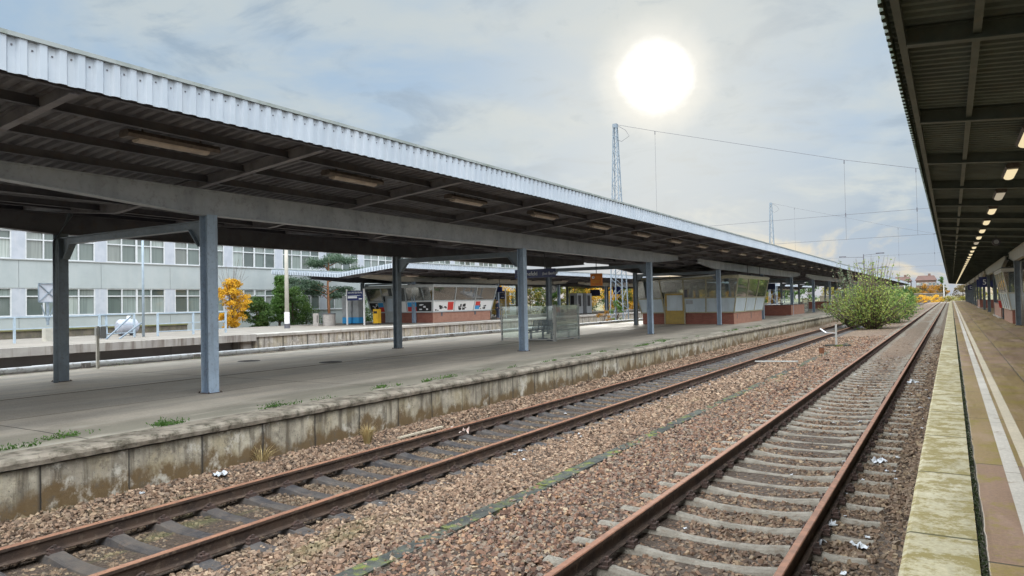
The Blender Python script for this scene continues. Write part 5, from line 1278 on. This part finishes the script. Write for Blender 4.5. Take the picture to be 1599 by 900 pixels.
tree((-2.6, 285, -1.2), 6.0, 4.5, 'leaf_brown', 'brownish tree right of the orange autumn tree', 1800, .4, 'round', .05, clumps=34)
for j, x in enumerate(np.arange(-22, 6, 3.6)):
    k = rnd.choice(['leaf_yellow', 'leaf_orange', 'leaf_yellow', 'leaf_mix'])
    tree((x, 246 + rnd.uniform(-5, 5), -1.2), rnd.uniform(2.2, 2.9), rnd.uniform(4, 5.2), k, 'low golden bush under the long pale wall at the end of the tracks', 1200, .30, 'round', 0, cat='bush', name='golden_bush', group='golden bushes at the end of the line', clumps=26)
root = empty('pale_wall', (-38, 262, -1.0), 'long thin pale wall crossing the view at the end of the tracks', 'wall', fixed=True)
MB().box(0, 36, -.2, .2, 2.95, 3.2).build('parapet', 'pave_far', root); m = MB()
MB().box(0, 36, -.1, .1, 0, 2.948).build('wall_body', 'mud', root)
# trees to the right of the right platform
for j, yv in enumerate(list(range(30, 230, 9))):
    k = rnd.choice(['leaf_mix', 'leaf_green', 'leaf_yellow', 'leaf_orange'])
    tree((21 + rnd.uniform(-2, 2), yv, -1.2), rnd.uniform(4, 5.5), rnd.uniform(5, 7), k, 'autumn tree seen between the posts behind the right platform', 1300, .28, 'round', .05, group='trees behind the right platform', clumps=34)
for j, (x, yv, h, lab) in enumerate(((-14.5, 300, 6.2, 'thin pale pole, middle of three beyond the end of the tracks'), (-24.5, 300, 6.4, 'thin pale pole, left of three beyond the end of the tracks'), (-2.0, 275, 5.8, 'thin pale pole, right of three beyond the end of the tracks'))):
    root = empty('distant_pole', (x, yv, -1.0), lab, 'pole', 'distant poles', fixed=True); MB().tube([(0, 0, 0), (0, 0, h)], .14, 8, .1).build('pole', 'pipe_white', root); MB().box(-.3, .3, -.15, .15, h, h + .5).build('head', 'machine', root)
# lamp heads showing above the bush
root = empty('yard_lamp', (-13.9, 150, -1.0), 'tall yard lamp with several flat heads showing above the bush', 'lamp post', fixed=True)
MB().tube([(0, 0, 0), (0, 0, 10.6)], .12, 8, .08).build('pole', 'steel_dark', root)
for dx, dz, l_ in ((-3.6, 10.2, 1.2), (2.8, 10.6, 1.4), (-.4, 8.9, 1.1), (3.4, 8.0, 1.2), (1.2, 7.6, 1.0)):
    MB().bar((0, 0, dz - .2), (dx, 0, dz), .07).build('arm', 'steel_dark', root); MB().box(dx - l_ / 2, dx + l_ / 2, -.25, .25, dz - .05, dz + .16).build('lamp_head', 'steel_dark', root)

# ------------------------------------------------------------------ small things on the track bed
def gz(x): return float(bedz(x))
root = empty('marker_post', (-4.62, 36.4, gz(-4.6)), 'pale post with bent arm on a dark plank near the bush', 'post', fixed=True)
MB().box(-.04, .04, -.03, .03, 0, 1.05).build('post', 'gal', root); MB().bar((-.72, .25, .84), (-.45, .1, .66), .09, .02).bar((-.45, .1, .66), (.02, 0, .64), .04, .02).build('bent_arm', 'pipe_white', root)
MB().bar((-.5, .0, .07), (.62, .1, .07), .16, .08).build('plank', 'trough', root)
root = empty('rusty_stub', (-4.62, 31.9, gz(-4.6)), 'short rusty pipe stub standing in the ballast', 'pipe stub', fixed=True)
MB().tube([(0, 0, -.1), (0, 0, .26)], .10, 14).build('pipe_body', 'rust', root); MB().tube([(0, 0, .26), (0, 0, .275)], .085, 14).build('opening', 'black', root)
root = empty('fallen_pole', (-5.5, 27.2, gz(-5.5) + .08), 'white pole lying flat on the ballast beyond the left rails', 'pole', fixed=True)
MB().tube([(-.7, -.1, 0), (.7, .1, .02)], .022, 8).build('pole', 'gal', root); MB().box(.68, .76, .06, .14, -.03, .05).build('end_plate', 'gal', root)
root = empty('wooden_stick', (-8.4, 10.4, gz(-8.4) + .05), 'pale wooden slat lying beside the left rail at the platform wall', 'stick', fixed=True)
MB().bar((-.02, -.6, 0), (.05, .6, .02), .06, .03).build('slat', 'stick', root)
def crumple(name, loc, sx_, sy_, sz_, m, label, cat='litter', group=None, seed=1, n=9):
    r = random.Random(seed); V = []; 
    for j in range(n):
        for i in range(n):
            u, v = i / (n - 1) - .5, j / (n - 1) - .5; k = 1 - .25 * r.random(); V.append((u * sx_ * k + r.uniform(-.1, .1) * sx_ * .4, v * sy_ * k + r.uniform(-.1, .1) * sy_ * .4, abs(r.gauss(.3, .35)) * sz_))
    F = [(j * n + i, j * n + i + 1, (j + 1) * n + i + 1, (j + 1) * n + i) for j in range(n - 1) for i in range(n - 1)]
    o = link(name, npmesh(name, V, F), m, None, loc); md = o.modifiers.new('thickness', 'SOLIDIFY'); md.thickness = .003; o.rotation_euler = (0, 0, r.uniform(0, 6)); return tag(o, label, cat, group)
def gp(u, v, h):     # pixel of the photograph to a point on a level h below the eye (used only to read off positions)
    d_ = cF + cR * ((u - 799.5) / FPX) + cU * ((450 - v) / FPX); t = -h / d_.z; return d_.x * t, d_.y * t
x, y = gp(718, 681, 2.45); crumple('plastic_bag', (x, y, -.65), .36, .34, .14, 'paper_pink', 'crumpled pink and white plastic bag lying between the left rails', 'bag', seed=4)
lit = [(1275, 850, 2.29, .20, 'torn white paper beside the right rail nearest the camera'), (1372, 724, 2.29, .22, 'flat bluish paper right of the right track'), (1290, 822, 2.29, .20, 'white crumpled tissue right of the nearest right rail'), (1343, 660, 2.29, .09, 'small round white lid between the right rails'),
       (632, 758, 2.42, .16, 'white scrap beside the near rail of the left track'), (345, 748, 2.38, .22, 'white scraps between the platform wall and left rail'), (1425, 600, 2.29, .3, 'blue scrap right of the right track, further away'), (222, 782, 2.42, .07, 'tiny white scrap near the lower left rail'), (1342, 858, 2.29, .14, 'white scrap in the ballast at the bottom right edge slab')]
for i, (u, v, h, s_, l) in enumerate(lit):
    x, y = gp(u, v, h); crumple('paper_scrap', (x, y, gz(x) + .03), s_, s_ * .8, s_ * .35, 'paper', l, 'litter', seed=20 + i, n=6)
proto_s = None
for i in range(80):
    x = rnd.choice([rnd.uniform(-.95, -.4), rnd.uniform(-2.5, -1.3), rnd.uniform(-6.1, -5.5), rnd.uniform(-7.7, -6.4), rnd.uniform(-1.1, -.35)]); y = rnd.uniform(6, 30) ; s_ = rnd.uniform(.03, .075)
    o = crumple('paper_flake', (x, y, gz(x) + .035), s_, s_ * .7, s_ * .3, 'paper', 'small white paper flake scattered in the ballast', 'litter', 'white flakes in the ballast', seed=100 + i, n=4)
# dry leaf grass tuft at the wall
def tuft(name, loc, n, h, spread, m, label, cat='grass tuft', group=None):
    r = nr; V = []; F = []
    for i in range(n):
        a = r.uniform(0, 6.28); o_ = r.uniform(0, spread * .3); L = h * r.uniform(.5, 1); out = r.uniform(.1, 1) * spread; wv = .006
        b = np.array([o_ * math.cos(a), o_ * math.sin(a), 0]); m1 = b + np.array([out * .35 * math.cos(a), out * .35 * math.sin(a), L * .6]); e = b + np.array([out * math.cos(a), out * math.sin(a), L * r.uniform(.75, 1)])
        pz = np.array([-math.sin(a), math.cos(a), 0]) * wv; k = len(V); V += [b - pz, b + pz, m1 + pz, m1 - pz, e, e + pz * .2]; F += [(k, k + 1, k + 2, k + 3), (k + 3, k + 2, k + 5, k + 4)]
    o = link(name, npmesh(name, np.array(V), F), m, None, loc); return tag(o, label, cat, group)
x, y = gp(574, 692, 2.36); tuft('grass_tuft', (x, y, -.63), 160, .40, .2, 'leaf_dry', 'dry straw coloured grass tuft at the foot of the platform wall')
x, y = gp(410, 725, 2.38); tuft('grass_tuft', (x, y, -.64), 60, .35, .3, 'leaf_dry', 'thin dry grass stalks beside the left rail near the wall')
# weeds along the worn platform edge and elsewhere: many tiny plants
pts = []
for k in range(70):
    y = rnd.uniform(3, 45) if k < 50 else rnd.uniform(45, 120); x = -9.62 - abs(rnd.gauss(0, .10)); n_ = rnd.randint(8, 60); s_ = rnd.uniform(.03, .12)
    for _ in range(n_): pts.append((x + rnd.gauss(0, s_ * .5), y + rnd.gauss(0, s_ * 1.6), P2Z + .008 + abs(rnd.gauss(0, .02))))
for (u, v, n_, s_) in ((430, 636, 170, .09), (268, 664, 170, .08), (252, 664, 90, .05), (100, 684, 170, .12), (595, 606, 130, .08), (20, 702, 90, .08), (700, 590, 120, .12), (1030, 533, 200, .3)):
    x, y = gp(u, v, 1.66)
    for _ in range(n_): pts.append((x + rnd.gauss(0, s_ * .3), y + rnd.gauss(0, s_ * 1.5), P2Z + .01 + abs(rnd.gauss(0, .03))))
for k in range(34):
    y = rnd.uniform(5, 80); x = -21.2 + rnd.gauss(0, .1)
    for _ in range(rnd.randint(8, 30)): pts.append((x + rnd.gauss(0, .1), y + rnd.gauss(0, .25), P2Z + .02 + abs(rnd.gauss(0, .03))))
V, F = leaves(np.array(pts), .045, .35, -1.2); tag(link('weeds', npmesh('weeds', V, F), 'leaf_bright'), 'tiny green weeds growing along the worn edges of the left platform', 'weeds', kind='stuff')
pts = []
for k in range(6000):
    y = 2 + 60 * rnd.random() ** 1.6; pts.append((.132 + rnd.gauss(0, .012), y, -.02 + abs(rnd.gauss(0, .012))))
V, F = leaves(np.array(pts), .022, .6); tag(link('moss', npmesh('moss', V, F), 'moss_dark'), 'dark moss filling the long gap between edge slabs and paving on the right', 'moss', kind='stuff')
# tall reddish shrub and orange leaves at the mast foot
tree((-24.6, 57.5, -.9), 2.8, 1.5, 'leaf_bright', 'green weed shrub at the foot of the nearer lattice mast', 900, .12, 'round', 0, cat='shrub', name='shrub', clumps=20)
tree((-24.2, 53.8, -.9), 1.9, 1.7, 'leaf_orange', 'low orange leaved shrub left of the nearer lattice mast foot', 700, .12, 'round', 0, cat='shrub', name='shrub', clumps=16)

# ------------------------------------------------------------------ people on the far platform
def person(loc, rz, label, top, bottom, h=1.72):
    root = empty('person', loc, label, 'person', rz=rz, fixed=True)
    J = {'pelvis': (0, 0, .95, .13), 'belly': (0, .0, 1.08, .125), 'chest': (0, .0, 1.30, .145), 'neck': (0, .01, 1.47, .055), 'head': (0, -.02, 1.58, .085), 'crown': (0, -.01, 1.67, .075),
         'shL': (.17, 0, 1.40, .062), 'elL': (.24, .03, 1.13, .045), 'wrL': (.22, -.12, .93, .032), 'haL': (.21, -.17, .86, .035),
         'shR': (-.17, 0, 1.40, .062), 'elR': (-.25, .04, 1.13, .045), 'wrR': (-.24, -.05, .90, .032), 'haR': (-.24, -.08, .82, .035),
         'hipL': (.09, 0, .90, .095), 'knL': (.10, -.02, .50, .062), 'anL': (.11, .03, .10, .045), 'toL': (.12, -.13, .04, .04),
         'hipR': (-.09, 0, .90, .095), 'knR': (-.11, -.04, .50, .062), 'anR': (-.13, .0, .10, .045), 'toR': (-.15, -.16, .04, .04)}
    E = [('pelvis', 'belly'), ('belly', 'chest'), ('chest', 'neck'), ('neck', 'head'), ('head', 'crown'), ('chest', 'shL'), ('shL', 'elL'), ('elL', 'wrL'), ('wrL', 'haL'), ('chest', 'shR'), ('shR', 'elR'), ('elR', 'wrR'), ('wrR', 'haR'),
         ('pelvis', 'hipL'), ('hipL', 'knL'), ('knL', 'anL'), ('anL', 'toL'), ('pelvis', 'hipR'), ('hipR', 'knR'), ('knR', 'anR'), ('anR', 'toR')]
    def skin(names, name, m, grow=0.0, par=root):
        idx = {n: i for i, n in enumerate(names)}; me = bpy.data.meshes.new(name)
        me.from_pydata([J[n][:3] for n in names], [(idx[a], idx[b]) for a, b in E if a in idx and b in idx], [])
        o = link(name, me, m, par); o.modifiers.new('skin', 'SKIN'); sv = me.skin_vertices[0].data
        for n, i in idx.items(): sv[i].radius = (J[n][3] + grow, J[n][3] * (.8 if n in ('pelvis', 'belly', 'chest') else 1) + grow)
        sv[0].use_root = True; sb = o.modifiers.new('sub', 'SUBSURF'); sb.levels = sb.render_levels = 1; return o
    b = skin(list(J), 'body', 'skin')
    skin(['pelvis', 'belly', 'chest', 'shL', 'elL', 'wrL', 'shR', 'elR', 'wrR'], 'jacket', top, .02, b)
    skin(['pelvis', 'hipL', 'knL', 'anL', 'hipR', 'knR', 'anR'], 'trousers', bottom, .016, b)
    MB().box(.07, .17, -.18, .07, 0, .08).box(-.20, -.10, -.20, .05, 0, .08).build('shoes', 'black', b)
    m = MB()
    for i in range(6):
        a0 = math.pi / 2 * i / 5; r_ = .098 * math.cos(a0); z_ = 1.63 + .085 * math.sin(a0)
        m.tube([(0, .012, z_ - .02), (0, .012, z_ + .012)], max(.012, r_), 12)
    m.build('hair', 'hair', b)
    return root
x3, y3 = gp(777, 499, 1.42); person((x3, y3, P3Z), R(150), 'person in dark navy jacket and trousers standing on the far platform', 'cloth_navy', 'cloth_navy')
root = empty('luggage_trolley', (-29.6, 44.8, O3), 'small reddish handcart beside the dark post on the far platform', 'handcart')
MB().box(-.22, .22, -.15, .15, .15, .55).build('bag', 'red', root); MB().tube([(-.2, .2, .1), (-.2, .3, 1.0), (.2, .3, 1.0), (.2, .2, .1)], .02, 6).build('handle', 'gal', root)
for s_ in (-1, 1): MB().tube([(s_ * .24, .1, .09), (s_ * .28, .1, .09)], .09, 12).build('wheel', 'black', root)
# red waste bin and small things on the right platform
root = empty('waste_bin', (3.0, 59.3, 0), 'red and white waste bin on a post beyond the kiosk on the right platform', 'bin', fixed=True)
MB().tube([(0, 0, 0), (0, 0, 1.25)], .04, 8).build('post', 'gal', root); MB().prism([(-.2, .75), (.2, .75), (.26, 1.25), (-.26, 1.25)], 'y', -.18, .18).build('bin_body', 'red', root); MB().box(-.27, .27, -.2, .2, 1.251, 1.3).build('lid', 'white', root)
